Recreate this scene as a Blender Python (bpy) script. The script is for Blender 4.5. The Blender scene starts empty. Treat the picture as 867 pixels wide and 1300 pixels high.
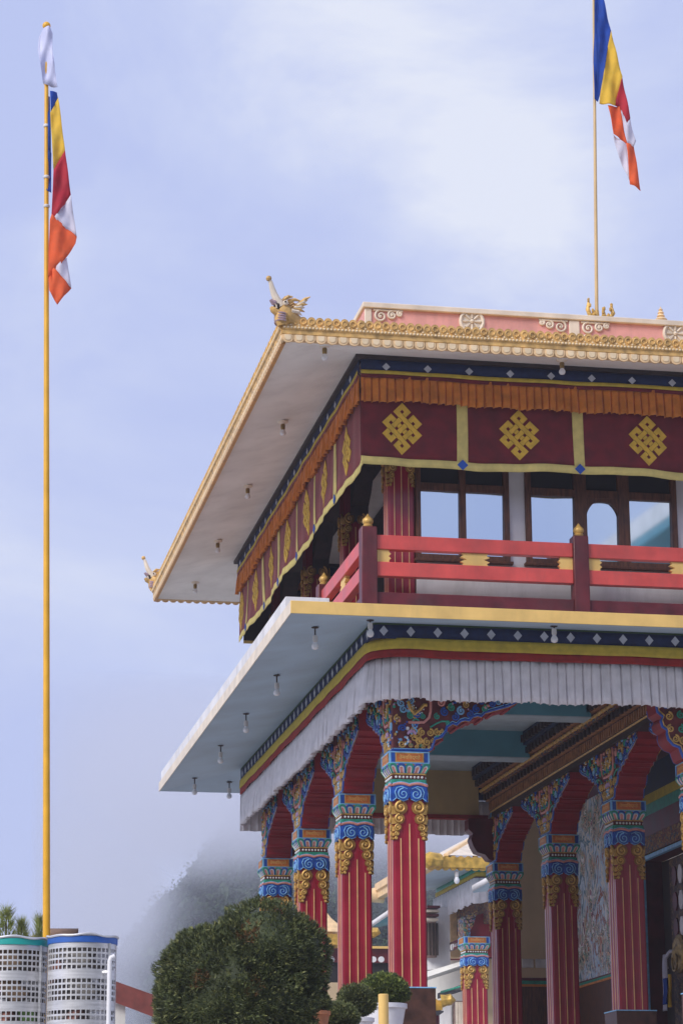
import bpy, bmesh, math, random
from mathutils import Vector, Matrix
random.seed(7)
R = math.radians
sc = bpy.context.scene
col = sc.collection
PI = math.pi

# ------------------------------------------------------------------ camera
FPX, W0, H0 = 3150.922, 867.0, 1300.0
PSI, TH, RO = 0.1867, 0.2695, -0.005
CAM = Vector((-6.4868, -30.1959, 1.6))
fw = Vector((math.sin(PI*0+PSI)*math.cos(TH), math.cos(PSI)*math.cos(TH), math.sin(TH)))
r0 = Vector((math.cos(PSI), -math.sin(PSI), 0)); u0 = r0.cross(fw)
rt = r0*math.cos(RO)+u0*math.sin(RO); up = -r0*math.sin(RO)+u0*math.cos(RO)
cd = bpy.data.cameras.new('camera'); cam = bpy.data.objects.new('camera', cd); col.objects.link(cam)
m = Matrix.Identity(4)
for i in range(3):
    m[i][0], m[i][1], m[i][2], m[i][3] = rt[i], up[i], -fw[i], CAM[i]
cam.matrix_world = m
cd.sensor_fit = 'VERTICAL'; cd.sensor_height = 36; cd.sensor_width = 24
cd.lens = FPX*36/H0; cd.clip_end = 6000; cd.clip_start = 0.1
sc.camera = cam

def at(x, y, axis, v):
    """the world point on a plane (axis = v) seen at a photo pixel: used to measure where things stand"""
    d = fw*FPX+rt*(x-W0/2)-up*(y-H0/2)
    i = 'XYZ'.index(axis)
    return CAM+d*((v-CAM[i])/d[i])
def deep(x, y, dist):
    d = fw*FPX+rt*(x-W0/2)-up*(y-H0/2)
    return CAM+d*(dist/FPX)

# ------------------------------------------------------------------ materials
MATS = {}
def mat(name, c, rough=.55, metal=0., var=.12, scale=6., bump=0., bscale=40., spec=.5, grain=None, dirt=0., coat=0.):
    if name in MATS: return MATS[name]
    m = bpy.data.materials.new(name); m.use_nodes = True
    nt = m.node_tree; N = nt.nodes; L = nt.links
    b = N['Principled BSDF']
    b.inputs['Roughness'].default_value = rough; b.inputs['Metallic'].default_value = metal
    b.inputs['Specular IOR Level'].default_value = spec
    if coat: b.inputs['Coat Weight'].default_value = coat; b.inputs['Coat Roughness'].default_value = .25
    tc = N.new('ShaderNodeTexCoord')
    mp = N.new('ShaderNodeMapping'); L.new(tc.outputs['Object'], mp.inputs[0])
    if grain: mp.inputs['Scale'].default_value = grain
    no = N.new('ShaderNodeTexNoise'); no.inputs['Scale'].default_value = scale; no.inputs['Detail'].default_value = 6
    L.new(mp.outputs[0], no.inputs['Vector'])
    ra = N.new('ShaderNodeValToRGB'); L.new(no.outputs['Fac'], ra.inputs[0])
    lo = [max(0, x*(1-var*1.6)) for x in c]; hi = [min(1, x*(1+var)) for x in c]
    ra.color_ramp.elements[0].position = .3; ra.color_ramp.elements[0].color = (*lo, 1)
    ra.color_ramp.elements[1].position = .68; ra.color_ramp.elements[1].color = (*hi, 1)
    out = ra.outputs[0]
    if dirt:
        n2 = N.new('ShaderNodeTexNoise'); n2.inputs['Scale'].default_value = 2.2; n2.inputs['Detail'].default_value = 8; n2.inputs['Roughness'].default_value = .65
        mp2 = N.new('ShaderNodeMapping'); mp2.inputs['Scale'].default_value = (1.4, 1.4, .35); L.new(tc.outputs['Object'], mp2.inputs[0]); L.new(mp2.outputs[0], n2.inputs['Vector'])
        r2 = N.new('ShaderNodeValToRGB'); r2.color_ramp.elements[0].position = .48; r2.color_ramp.elements[1].position = .75
        r2.color_ramp.elements[0].color = (0, 0, 0, 1); r2.color_ramp.elements[1].color = (dirt, dirt, dirt, 1)
        L.new(n2.outputs['Fac'], r2.inputs[0])
        mx = N.new('ShaderNodeMix'); mx.data_type = 'RGBA'
        L.new(r2.outputs[0], mx.inputs['Factor']); L.new(out, mx.inputs[6]); mx.inputs[7].default_value = (.09, .08, .07, 1)
        out = mx.outputs[2]
    L.new(out, b.inputs['Base Color'])
    rr = N.new('ShaderNodeMapRange'); L.new(no.outputs['Fac'], rr.inputs[0])
    rr.inputs['To Min'].default_value = max(.02, rough-.1); rr.inputs['To Max'].default_value = min(1, rough+.12)
    L.new(rr.outputs[0], b.inputs['Roughness'])
    if bump:
        nb = N.new('ShaderNodeTexNoise'); nb.inputs['Scale'].default_value = bscale; nb.inputs['Detail'].default_value = 4
        L.new(mp.outputs[0], nb.inputs['Vector'])
        bp = N.new('ShaderNodeBump'); bp.inputs['Strength'].default_value = bump; bp.inputs['Distance'].default_value = .02
        L.new(nb.outputs['Fac'], bp.inputs['Height']); L.new(bp.outputs[0], b.inputs['Normal'])
    MATS[name] = m
    return m
M_crim = mat('crimson_gloss_paint', (.30, .005, .024), .34, var=.12, scale=3, coat=.4, bump=.05, bscale=25)
M_maroon = mat('maroon_paint', (.12, .012, .018), .42, var=.25, scale=4, dirt=.25, bump=.1)
M_red = mat('bracket_red_paint', (.28, .012, .02), .55, var=.15, scale=4)
M_coral = mat('coral_rail_paint', (.68, .085, .07), .38, var=.12, scale=3, dirt=.28, coat=.2)
M_gold = mat('gold_paint', (.62, .38, .10), .42, metal=.25, var=.25, scale=14, bump=.12, bscale=60)
M_stripe = mat('pale_gold_stripe', (.74, .46, .20), .5, var=.15)
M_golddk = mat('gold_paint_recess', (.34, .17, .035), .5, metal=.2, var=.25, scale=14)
M_goldeave = mat('weathered_eave_gold', (.70, .43, .14), .5, metal=.05, var=.28, scale=9, bump=.15, bscale=50, dirt=.25)
M_cream = mat('cream_eave_paint', (.80, .56, .30), .55, var=.12, scale=7, dirt=.2)
M_cream2 = mat('light_eave_cream', (.84, .66, .42), .55, var=.1, scale=7, dirt=.15)
M_pale = mat('pale_cream_paint', (.76, .66, .53), .6, var=.1, scale=4, dirt=.15)
M_pink = mat('parapet_pink_paint', (.80, .38, .33), .6, var=.08, scale=3, dirt=.3)
M_yel = mat('yellow_fascia_paint', (.82, .54, .17), .5, var=.08, scale=3, dirt=.2)
M_soff = mat('grey_soffit_plaster', (.84, .83, .79), .7, var=.08, scale=1.2, dirt=.14)
M_blue_soff = mat('blue_soffit_paint', (.42, .56, .68), .6, var=.08, scale=1.2, dirt=.10)
M_teal = mat('teal_beam_paint', (.10, .30, .38), .55, var=.08, scale=2)
M_ceil = mat('pale_blue_ceiling_paint', (.42, .52, .58), .6, var=.08)
M_white = mat('white_wall_plaster', (.74, .73, .74), .7, var=.06, scale=2, dirt=.3)
M_tan = mat('tan_board_paint', (.52, .37, .17), .6, var=.08, scale=2, dirt=.2)
M_buff = mat('buff_wall_paint', (.60, .45, .27), .6, var=.06, scale=2, dirt=.15)
M_brown = mat('dark_plinth_stone', (.07, .027, .016), .45, var=.3, scale=8, bump=.1)
M_wood = mat('brown_window_wood', (.12, .045, .02), .5, var=.35, scale=9, grain=(4, 4, .6))
M_dark = mat('dark_timber', (.035, .022, .018), .7, var=.3)
M_black = mat('black_gap_paint', (.012, .011, .011), .8, var=.2)
M_navy = mat('navy_cloth', (.012, .025, .085), .85, var=.2, scale=14, bump=.2, bscale=150)
M_clyel = mat('mustard_cloth', (.58, .44, .055), .85, var=.12, scale=10, bump=.2, bscale=150)
M_hem = mat('pale_yellow_cloth', (.74, .60, .20), .85, var=.1, scale=8, bump=.2, bscale=150)
M_clred = mat('red_cloth', (.33, .025, .02), .85, var=.15, scale=10)
M_orange = mat('orange_cloth', (.66, .22, .035), .85, var=.15, scale=8, bump=.2, bscale=120)
M_clmar = mat('maroon_brocade', (.165, .014, .020), .8, var=.22, scale=5, bump=.2, bscale=150)
for m_ in (M_clmar, M_orange):
    b = m_.node_tree.nodes['Principled BSDF']; b.inputs['Sheen Weight'].default_value = .5; b.inputs['Sheen Roughness'].default_value = .4; b.inputs['Sheen Tint'].default_value = (1., .5, .45, 1)
M_knot = mat('gold_yellow_applique', (.74, .46, .055), .8, var=.12, scale=12)
M_knotd = mat('applique_stitch_line', (.40, .22, .03), .85)
M_frill = mat('white_pleated_cloth', (.86, .83, .86), .9, var=.07, scale=6, bump=.15, bscale=150, dirt=.12)
M_lozenge = mat('silver_lozenge_cloth', (.50, .53, .60), .8, var=.12)
M_bluecl = mat('blue_lozenge_cloth', (.02, .09, .42), .8)
M_lining = mat('black_lining_cloth', (.014, .010, .010), .95, var=.2)
M_blue = mat('ornament_blue', (.013, .085, .42), .4, var=.2, scale=14, coat=.2)
M_lblue = mat('ornament_light_blue', (.24, .52, .80), .45, var=.15, scale=14)
M_green = mat('ornament_green', (.03, .32, .22), .45, var=.2, scale=14)
M_opink = mat('ornament_pink', (.72, .30, .26), .5, var=.15, scale=14)
M_lav = mat('ornament_lavender', (.55, .36, .58), .5, var=.15, scale=14)
M_owhite = mat('ornament_white', (.82, .82, .82), .45, var=.06)
M_plaq = mat('plaque_orange', (.60, .16, .03), .5, var=.2, scale=10)
M_lett = mat('plaque_gold_letter', (.85, .60, .18), .45)
M_carve = mat('carved_ground_paint', (.13, .022, .022), .7, var=.4, scale=9)
M_steel = mat('brushed_steel', (.70, .70, .72), .36, metal=.45, var=.12, scale=5, grain=(1, 1, 12), dirt=.2)
M_pole = mat('yellow_pole_paint', (.80, .42, .02), .4, var=.08, scale=4)
M_pole2 = mat('pale_gold_pole_paint', (.62, .43, .20), .45, var=.08, scale=4)
M_tealr = mat('teal_rim_enamel', (.02, .36, .33), .4)
M_bluer = mat('blue_rim_enamel', (.03, .12, .45), .4)
M_pot = mat('white_plastic_pot', (.78, .78, .82), .45, var=.05, dirt=.15)
M_terra = mat('terracotta', (.48, .17, .07), .75, var=.2, scale=8, dirt=.3)
M_soil = mat('potting_soil', (.035, .025, .018), .95, var=.4)
M_conc = mat('concrete_paving', (.42, .41, .39), .85, var=.15, scale=1.5, bump=.3, bscale=20, dirt=.3)
M_step = mat('temple_step_stone', (.44, .39, .36), .8, var=.15, scale=3, bump=.2, dirt=.3)
M_rust = mat('rust_red_sheet_roof', (.22, .05, .04), .7, var=.25, scale=4, dirt=.3)
M_thatch = mat('brown_thatch', (.22, .13, .08), .9, var=.35, scale=14, bump=.5, grain=(1, 1, 6))
M_slate = mat('grey_lower_wall', (.10, .10, .11), .7, var=.2)
M_plast = mat('switch_plate_plastic', (.62, .60, .58), .5)
M_brass = mat('antique_brass', (.34, .23, .08), .45, metal=.6, var=.35, scale=14, bump=.2)

def glass_mat(name, c, rough, metal):
    m = bpy.data.materials.new(name); m.use_nodes = True; nt = m.node_tree; b = nt.nodes['Principled BSDF']
    b.inputs['Base Color'].default_value = (*c, 1); b.inputs['Roughness'].default_value = rough; b.inputs['Metallic'].default_value = metal
    tc = nt.nodes.new('ShaderNodeTexCoord'); no = nt.nodes.new('ShaderNodeTexNoise'); no.inputs['Scale'].default_value = 1.3
    bp = nt.nodes.new('ShaderNodeBump'); bp.inputs['Strength'].default_value = .0; bp.inputs['Distance'].default_value = .03
    nt.links.new(tc.outputs['Object'], no.inputs['Vector']); nt.links.new(no.outputs['Fac'], bp.inputs['Height']); nt.links.new(bp.outputs[0], b.inputs['Normal'])
    return m
M_glass = glass_mat('coated_window_glass', (.60, .69, .78), .04, 1.)
M_bulb = glass_mat('frosted_bulb_glass', (.82, .82, .84), .25, 0.)
M_teglass = glass_mat('dim_teal_glass', (.05, .22, .25), .1, .0)

def multi_mat(name, cols, scale, rough=.6, dark=(.03, .02, .02), bump=.6, stretch=(1, 1, 1)):
    """painted carving or mural: cells of several paints with dark lines between them"""
    m = bpy.data.materials.new(name); m.use_nodes = True; nt = m.node_tree; N = nt.nodes; L = nt.links
    b = N['Principled BSDF']; b.inputs['Roughness'].default_value = rough
    tc = N.new('ShaderNodeTexCoord'); mp = N.new('ShaderNodeMapping'); mp.inputs['Scale'].default_value = stretch
    L.new(tc.outputs['Object'], mp.inputs[0])
    no = N.new('ShaderNodeTexNoise'); no.inputs['Scale'].default_value = scale*.5; no.inputs['Detail'].default_value = 3
    L.new(mp.outputs[0], no.inputs['Vector'])
    ad = N.new('ShaderNodeVectorMath'); ad.operation = 'MULTIPLY_ADD'
    L.new(no.outputs['Color'], ad.inputs[0]); ad.inputs[1].default_value = (2.2/scale,)*3; L.new(mp.outputs[0], ad.inputs[2])
    vo = N.new('ShaderNodeTexVoronoi'); vo.inputs['Scale'].default_value = scale; L.new(ad.outputs[0], vo.inputs['Vector'])
    ve = N.new('ShaderNodeTexVoronoi'); ve.feature = 'DISTANCE_TO_EDGE'; ve.inputs['Scale'].default_value = scale; L.new(ad.outputs[0], ve.inputs['Vector'])
    se = N.new('ShaderNodeSeparateColor'); L.new(vo.outputs['Color'], se.inputs[0])
    ra = N.new('ShaderNodeValToRGB'); ra.color_ramp.interpolation = 'CONSTANT'
    els = ra.color_ramp.elements
    for i, c in enumerate(cols):
        e = els[i] if i < 2 else els.new(i/len(cols))
        e.position = i/len(cols); e.color = (*c, 1)
    L.new(se.outputs[0], ra.inputs[0])
    r2 = N.new('ShaderNodeValToRGB'); r2.color_ramp.elements[0].position = .02; r2.color_ramp.elements[1].position = .12
    L.new(ve.outputs['Distance'], r2.inputs[0])
    mx = N.new('ShaderNodeMix'); mx.data_type = 'RGBA'; L.new(r2.outputs[0], mx.inputs['Factor'])
    mx.inputs[6].default_value = (*dark, 1); L.new(ra.outputs[0], mx.inputs[7])
    L.new(mx.outputs[2], b.inputs['Base Color'])
    if bump:
        bp = N.new('ShaderNodeBump'); bp.inputs['Strength'].default_value = bump; bp.inputs['Distance'].default_value = .02
        L.new(ve.outputs['Distance'], bp.inputs['Height']); L.new(bp.outputs[0], b.inputs['Normal'])
    MATS[name] = m
    return m
M_carved = multi_mat('carved_polychrome', [(.40, .26, .09), (.10, .18, .32), (.34, .12, .09), (.30, .32, .36), (.06, .18, .14), (.42, .30, .16), (.06, .05, .07), (.36, .2, .24)], 16)
def mural_mat():
    m = bpy.data.materials.new('mural_paint'); m.use_nodes = True; nt = m.node_tree; N = nt.nodes; L = nt.links; b = N['Principled BSDF']; b.inputs['Roughness'].default_value = .6
    tc = N.new('ShaderNodeTexCoord'); mp = N.new('ShaderNodeMapping'); mp.inputs['Scale'].default_value = (1, 1, .6); L.new(tc.outputs['Object'], mp.inputs[0])
    outs = []
    for sc_, det, dis, cols in ((1.5, 5, 1.2, [(.04, .05, .06), (.40, .52, .62), (.62, .70, .78), (.12, .24, .32), (.75, .70, .62), (.45, .58, .70), (.34, .12, .08), (.55, .66, .74), (.85, .82, .78)]), (4.5, 3, 1.0, [(.45, .10, .06), (.70, .62, .50), (.06, .10, .12), (.75, .45, .28), (.14, .30, .22), (.85, .80, .76), (.40, .16, .20), (.04, .04, .05)])):
        no = N.new('ShaderNodeTexNoise'); no.inputs['Scale'].default_value = sc_; no.inputs['Detail'].default_value = det; no.inputs['Distortion'].default_value = dis; no.inputs['Roughness'].default_value = .62; L.new(mp.outputs[0], no.inputs['Vector'])
        ra = N.new('ShaderNodeValToRGB'); ra.color_ramp.interpolation = 'CONSTANT'; els = ra.color_ramp.elements
        for i, c in enumerate(cols):
            e = els[i] if i < 2 else els.new(.3+.4*i/len(cols)); e.position = .3+.4*i/len(cols); e.color = (*c, 1)
        L.new(no.outputs['Fac'], ra.inputs[0]); outs.append(ra)
    n3 = N.new('ShaderNodeTexNoise'); n3.inputs['Scale'].default_value = 2.4; n3.inputs['Detail'].default_value = 2; L.new(tc.outputs['Object'], n3.inputs['Vector'])
    r3 = N.new('ShaderNodeValToRGB'); r3.color_ramp.elements[0].position = .45; r3.color_ramp.elements[1].position = .58; L.new(n3.outputs['Fac'], r3.inputs[0])
    mx = N.new('ShaderNodeMix'); mx.data_type = 'RGBA'; L.new(r3.outputs[0], mx.inputs['Factor']); L.new(outs[0].outputs[0], mx.inputs[6]); L.new(outs[1].outputs[0], mx.inputs[7]); L.new(mx.outputs[2], b.inputs['Base Color'])
    return m
M_mural = mural_mat()
M_frieze = multi_mat('frieze_polychrome', [(.36, .16, .05), (.20, .04, .03), (.42, .25, .08), (.07, .10, .14), (.30, .10, .05)], 22)

# ------------------------------------------------------------------ mesh builder
class MB:
    def __init__(s): s.v = []; s.f = []; s.mi = []; s.M = None; s.c = 0
    def add(s, vs, fs, mi=None):
        o = len(s.v); mi = s.c if mi is None else mi
        for p in vs:
            p = Vector(p)
            s.v.append(s.M @ p if s.M else p)
        for f in fs: s.f.append(tuple(i+o for i in f)); s.mi.append(mi)
    def box(s, x0, x1, y0, y1, z0, z1, mi=None):
        s.add([(x0, y0, z0), (x1, y0, z0), (x1, y1, z0), (x0, y1, z0), (x0, y0, z1), (x1, y0, z1), (x1, y1, z1), (x0, y1, z1)],
              [(0, 3, 2, 1), (4, 5, 6, 7), (0, 1, 5, 4), (1, 2, 6, 5), (2, 3, 7, 6), (3, 0, 4, 7)], mi)
    def prism(s, poly, a, b, fn=None, mi=None, side=None):
        """poly of (u,w); extruded from a to b along the third axis; fn maps (u,t,w) to xyz (default x,y,z)"""
        fn = fn or (lambda u, t, w: (u, t, w)); n = len(poly)
        vs = [fn(u, a, w) for u, w in poly]+[fn(u, b, w) for u, w in poly]
        s.add(vs, [tuple(range(n)), tuple(range(2*n-1, n-1, -1))], mi)
        s.add(vs, [(i, i+n, (i+1) % n+n, (i+1) % n) for i in range(n)], mi if side is None else side)
    def tube(s, pts, r, n=6, mi=None, cap=True):
        pts = [Vector(p) for p in pts]; k = len(pts)
        rs = r if isinstance(r, (list, tuple)) else [r]*k
        vs = []; prev = None
        for i, p in enumerate(pts):
            d = (pts[min(i+1, k-1)]-pts[max(i-1, 0)])
            d = d.normalized() if d.length > 1e-9 else Vector((0, 0, 1))
            if prev is None:
                a = Vector((0, 0, 1)) if abs(d.z) < .9 else Vector((1, 0, 0))
                e = d.cross(a).normalized()
            else:
                e = prev-d*prev.dot(d)
                e = e.normalized() if e.length > 1e-6 else d.orthogonal().normalized()
            prev = e; g = d.cross(e)
            for j in range(n):
                t = 2*PI*j/n; vs.append(p+(e*math.cos(t)+g*math.sin(t))*rs[i])
        fs = [(i*n+j, i*n+(j+1) % n, (i+1)*n+(j+1) % n, (i+1)*n+j) for i in range(k-1) for j in range(n)]
        if cap: fs += [tuple(range(n-1, -1, -1)), tuple(range((k-1)*n, k*n))]
        s.add(vs, fs, mi)
    def lathe(s, prof, n=16, c=(0, 0, 0), mi=None, sq=0.):
        vs = []
        for r, z in prof:
            for j in range(n):
                t = 2*PI*j/n; vs.append((c[0]+r*math.cos(t), c[1]+r*math.sin(t), c[2]+z))
        k = len(prof)
        fs = [(i*n+j, i*n+(j+1) % n, (i+1)*n+(j+1) % n, (i+1)*n+j) for i in range(k-1) for j in range(n)]
        fs += [tuple(range(n-1, -1, -1)), tuple(range((k-1)*n, k*n))]
        s.add(vs, fs, mi)
    def ball(s, c, r, n=8, mi=None, sx=1, sy=1, sz=1):
        c = Vector(c); vs = []
        for i in range(n//2+1):
            a = PI*i/(n//2)
            for j in range(n):
                t = 2*PI*j/n; vs.append(c+Vector((math.sin(a)*math.cos(t)*r*sx, math.sin(a)*math.sin(t)*r*sy, -math.cos(a)*r*sz)))
        s.add(vs, [(i*n+j, i*n+(j+1) % n, (i+1)*n+(j+1) % n, (i+1)*n+j) for i in range(n//2) for j in range(n)], mi)
    def grid(s, fn, nu, nv, mi=None):
        vs = [fn(i/nu, j/nv) for j in range(nv+1) for i in range(nu+1)]
        s.add(vs, [(j*(nu+1)+i, j*(nu+1)+i+1, (j+1)*(nu+1)+i+1, (j+1)*(nu+1)+i) for j in range(nv) for i in range(nu)], mi)
    def build(s, name, mats, parent=None, ang=40, smooth=True, bevel=0., solid=0., fix=True):
        me = bpy.data.meshes.new(name); me.from_pydata([tuple(p) for p in s.v], [], s.f)
        mats = mats if isinstance(mats, (list, tuple)) else [mats]
        for x in mats: me.materials.append(x)
        me.polygons.foreach_set('material_index', [min(i, len(mats)-1) for i in s.mi])
        if fix:
            bm = bmesh.new(); bm.from_mesh(me); bmesh.ops.recalc_face_normals(bm, faces=bm.faces); bm.to_mesh(me); bm.free()
        if smooth:
            me.polygons.foreach_set('use_smooth', [True]*len(me.polygons)); me.set_sharp_from_angle(angle=R(ang))
        me.update()
        o = bpy.data.objects.new(name, me); col.objects.link(o)
        if parent: o.parent = parent
        if bevel:
            b = o.modifiers.new('bevel', 'BEVEL'); b.width = bevel; b.segments = 2; b.limit_method = 'ANGLE'; b.angle_limit = R(50)
        if solid:
            b = o.modifiers.new('solid', 'SOLIDIFY'); b.thickness = solid; b.offset = 0
        return o

def thing(name, label, cat, loc=(0, 0, 0), group=None):
    o = bpy.data.objects.new(name, None); col.objects.link(o); o.location = loc; o.empty_display_size = .2
    o['label'] = label; o['category'] = cat
    if group: o['group'] = group
    return o
def tag(o, label, cat, group=None):
    o['label'] = label; o['category'] = cat
    if group: o['group'] = group
    return o
def kind(o, k): o['kind'] = k; return o
def copy_tree(o, parent=None):
    c = o.copy(); col.objects.link(c)
    if parent: c.parent = parent
    for ch in list(o.children): copy_tree(ch, c)
    return c
def spiral(cx, cz, r, turns=1.6, start=0., dr=1, n=22, r1=.12):
    """points (u,w) from the outer end to the eye"""
    out = []
    for i in range(n+1):
        t = i/n; a = start+dr*2*PI*turns*t; q = r*(1-(1-r1)*t)
        out.append((cx+q*math.cos(a), cz+q*math.sin(a)))
    return out
def interp(p, q, t): return Vector(p)*(1-t)+Vector(q)*t
def circ(cx, cz, r, n=18): return [(cx+r*math.cos(2*PI*i/n), cz+r*math.sin(2*PI*i/n)) for i in range(n)]

# ------------------------------------------------------------------ key sizes (metres)
L = 3.4; XI = 3.87; YB = 3*L
FLOOR = 3.45; PLT = 4.05
temple = thing('temple', 'ornate two-storey temple with crimson painted columns, balcony and gold-edged roof', 'temple')

# ------------------------------------------------------------------ column (shaft + sub-parts), axis at the local origin, z absolute
def ang4(mb, fn):
    for k in range(4):
        mb.M = Matrix.Rotation(k*PI/2, 4, 'Z'); fn(mb)
    mb.M = None
H = .205
def shaft_outline():
    # a square shaft with stepped corners and shallow grooves
    a, b = H, .022
    side = [(-a+b, -a), (-.09, -a), (-.086, -a+.004), (-.03, -a+.004), (-.026, -a), (.026, -a), (.03, -a+.004), (.086, -a+.004), (.09, -a), (a-b, -a), (a-b, -a+b*.5), (a-b*.5, -a+b*.5), (a-b*.5, -a+b)]
    pts = []
    for k in range(4):
        c, s = math.cos(k*PI/2), math.sin(k*PI/2)
        pts += [(x*c-y*s, x*s+y*c) for x, y in side]
    return pts
def make_shaft(z0, z1, parent, name='column'):
    mb = MB(); P = shaft_outline()
    mb.prism(P, z0, z1, lambda u, t, w: (u, w, t))
    return mb.build(name, M_crim, parent, smooth=False, bevel=.003)
def add_lines(c, z0, zc, zs):
    mb = MB()
    def f(b):
        b.box(-.007, .007, -H-.004, -H+.004, z0, zc)
        for x in (-.112, .112): b.box(x-.006, x+.006, -H-.004, -H+.004, z0, zs)
    ang4(mb, f); mb.build('gold_stripe', M_stripe, c)
def add_scrolls(c, zt, k=1.0):
    mb = MB()
    S = [(.112, .085, .086), (.130, .225, .066), (.150, .335, .047), (.162, .41, .033), (.172, .465, .022)]
    def f(b):
        for s in (-1, 1):
            for i, (x, dz, r) in enumerate(S):
                z = zt-dz*k; y = -H-.004
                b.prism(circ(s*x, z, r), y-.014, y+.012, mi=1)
                n = 16
                sp = spiral(s*x, z, r*.86, 1.5, PI/2 if s > 0 else PI/2, -s, 20)
                b.tube([(u, y-.020, w) for u, w in sp], [max(.005, r*.20*(1-.45*j/20)) for j in range(21)], 6)
                b.ball((s*x, y-.02, z), r*.24, 8)
                # leaf edge joining to the next scroll
                b.prism([(s*(x+.02), z-r*.5), (s*min(.2, x+.09), z+r*.2), (s*min(.204, x+.09), z-r*1.0), (s*(x+.04), z-r*.9)], y-.012, y+.01)
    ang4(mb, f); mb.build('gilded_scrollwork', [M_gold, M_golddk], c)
def glyph_mesh(txt, width, height):
    cu = bpy.data.curves.new('t', 'FONT'); cu.body = txt; cu.align_x = 'CENTER'; cu.align_y = 'CENTER'
    o = bpy.data.objects.new('t', cu); col.objects.link(o)
    bpy.context.view_layer.update()
    me = bpy.data.meshes.new_from_object(o.evaluated_get(bpy.context.evaluated_depsgraph_get()))
    vs = [tuple(v.co) for v in me.vertices]; fs = [tuple(p.vertices) for p in me.polygons]
    bpy.data.objects.remove(o); bpy.data.meshes.remove(me)
    xs = [v[0] for v in vs]; ys = [v[1] for v in vs]
    sx = width/(max(xs)-min(xs)); sy = height/(max(ys)-min(ys)); cx = (max(xs)+min(xs))/2; cy = (max(ys)+min(ys))/2
    return [((x-cx)*sx, (y-cy)*sy) for x, y, _ in vs], fs
GLY = glyph_mesh("तेमविवद्यहे", .27, .072)
def wave(x): return abs(math.sin((x+.2)/.4*2*PI))
def add_head(c):
    # blue double scrolls with pink and green wavy bands
    mb = MB()
    def f(b):
        y = -H
        top = [(-.212+.424*i/24, 6.515+.022*wave(-.2+.4*i/24)) for i in range(25)]
        b.prism([(-.214, 6.335), (-.19, 6.345), (-.165, 6.375), (-.13, 6.36), (-.08, 6.335), (-.02, 6.36), (0, 6.39), (.02, 6.36), (.08, 6.335), (.13, 6.36), (.165, 6.375), (.19, 6.345), (.214, 6.335)]+top[::-1], y-.028, y+.02, mi=0)
        for s in (-1, 1):
            b.prism(circ(s*.082, 6.425, .078), y-.042, y-.02, mi=0)
            sp = spiral(s*.082, 6.425, .072, 1.55, PI/2, -s, 24)
            b.tube([(u, y-.044, w) for u, w in sp], [.0095*(1-.5*j/24) for j in range(25)], 5, mi=1)
            b.tube([(s*.165, y-.03, 6.385), (s*.185, y-.03, 6.45), (s*.16, y-.03, 6.505), (s*.1, y-.03, 6.52), (s*.03, y-.03, 6.49)], .007, 5, mi=1)
            b.tube([(s*.212, y-.03, 6.34), (s*.165, y-.032, 6.378), (s*.13, y-.03, 6.362), (s*.08, y-.03, 6.338), (s*.02, y-.03, 6.362)], .006, 5, mi=1)
        b.tube([(u, y-.022, w+.022) for u, w in top], .017, 6, mi=2)
        b.tube([(u, y-.024, w+.04) for u, w in top], .008, 6, mi=5)
        b.prism([(u, w+.048) for u, w in top]+[(.2, 6.612), (-.2, 6.612)], y-.018, y+.02, mi=3)
        b.box(-.196, .196, y-.004, y+.03, 6.612, 6.672, mi=6)
        for i in range(8): b.ball((-.165+.33*i/7, y-.008, 6.642), .0165, 8, mi=4)
        b.box(-.2, .2, y-.016, y+.03, 6.672, 6.688, mi=7)
    ang4(mb, f)
    mb.build('blue_swirl_collar', [M_blue, M_lblue, M_opink, M_green, M_owhite, M_lblue, M_carve, M_gold], c)
    # flaring lotus petals
    mb = MB()
    def hw(z): t = max(0, min(1, (z-6.688)/.125)); return .198+.052*math.sin(t*PI/2)
    mb.lathe([(.2, 6.69)], 4) if 0 else None
    rows = [6.688+.125*i/6 for i in range(7)]
    vs = []
    for z in rows:
        h = hw(z); vs += [(-h, -h, z), (h, -h, z), (h, h, z), (-h, h, z)]
    mb.add(vs, [(i*4+j, i*4+(j+1) % 4, i*4+4+(j+1) % 4, i*4+4+j) for i in range(6) for j in range(4)], 1)
    def g(b):
        for i in range(5):
            cx = (i-2)*.098; w = .043 if abs(i-2) < 2 else .038
            def P(u, z): return (u*hw(z)/.225, -hw(z)-.006, z)
            arch = [(cx-w, 6.695), (cx-w, 6.755)]+[(cx-w*math.cos(t), 6.765+.035*math.sin(t)) for t in [PI*j/8 for j in range(9)]]+[(cx+w, 6.755), (cx+w, 6.695)]
            b.tube([P(u, z) for u, z in arch], .0125, 5, mi=2 if i % 2 == 0 else 0)
            ar2 = [(cx+(u-cx)*.62, 6.695+(z-6.695)*.72) for u, z in arch]
            b.tube([P(u, z) for u, z in ar2], .007, 5, mi=5)
            b.add([P(u, z) for u, z in ar2], [tuple(range(len(ar2)))], mi=3)
            if i < 4: b.ball((cx+.049, -.252, 6.79), .014, 6, mi=4)
    ang4(mb, g)
    mb.build('lotus_petal_band', [M_blue, M_lblue, M_green, M_opink, M_plaq, M_owhite], c)
    # inscription block
    mb = MB()
    mb.box(-.25, .25, -.25, .25, 6.813, 6.95, 0)
    def h(b):
        b.box(-.165, .165, -.257, -.249, 6.833, 6.93, 2)
        for x0, x1, z0, z1 in ((-.18, .18, 6.93, 6.941), (-.18, .18, 6.822, 6.833), (-.18, -.165, 6.833, 6.93), (.165, .18, 6.833, 6.93)): b.box(x0, x1, -.26, -.249, z0, z1, 3)
        for x0, x1, z0, z1 in ((-.25, .25, 6.941, 6.956), (-.25, .25, 6.808, 6.821), (-.25, -.236, 6.821, 6.941), (.236, .25, 6.821, 6.941)): b.box(x0, x1, -.258, -.249, z0, z1, 1)
    ang4(mb, h)
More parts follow.
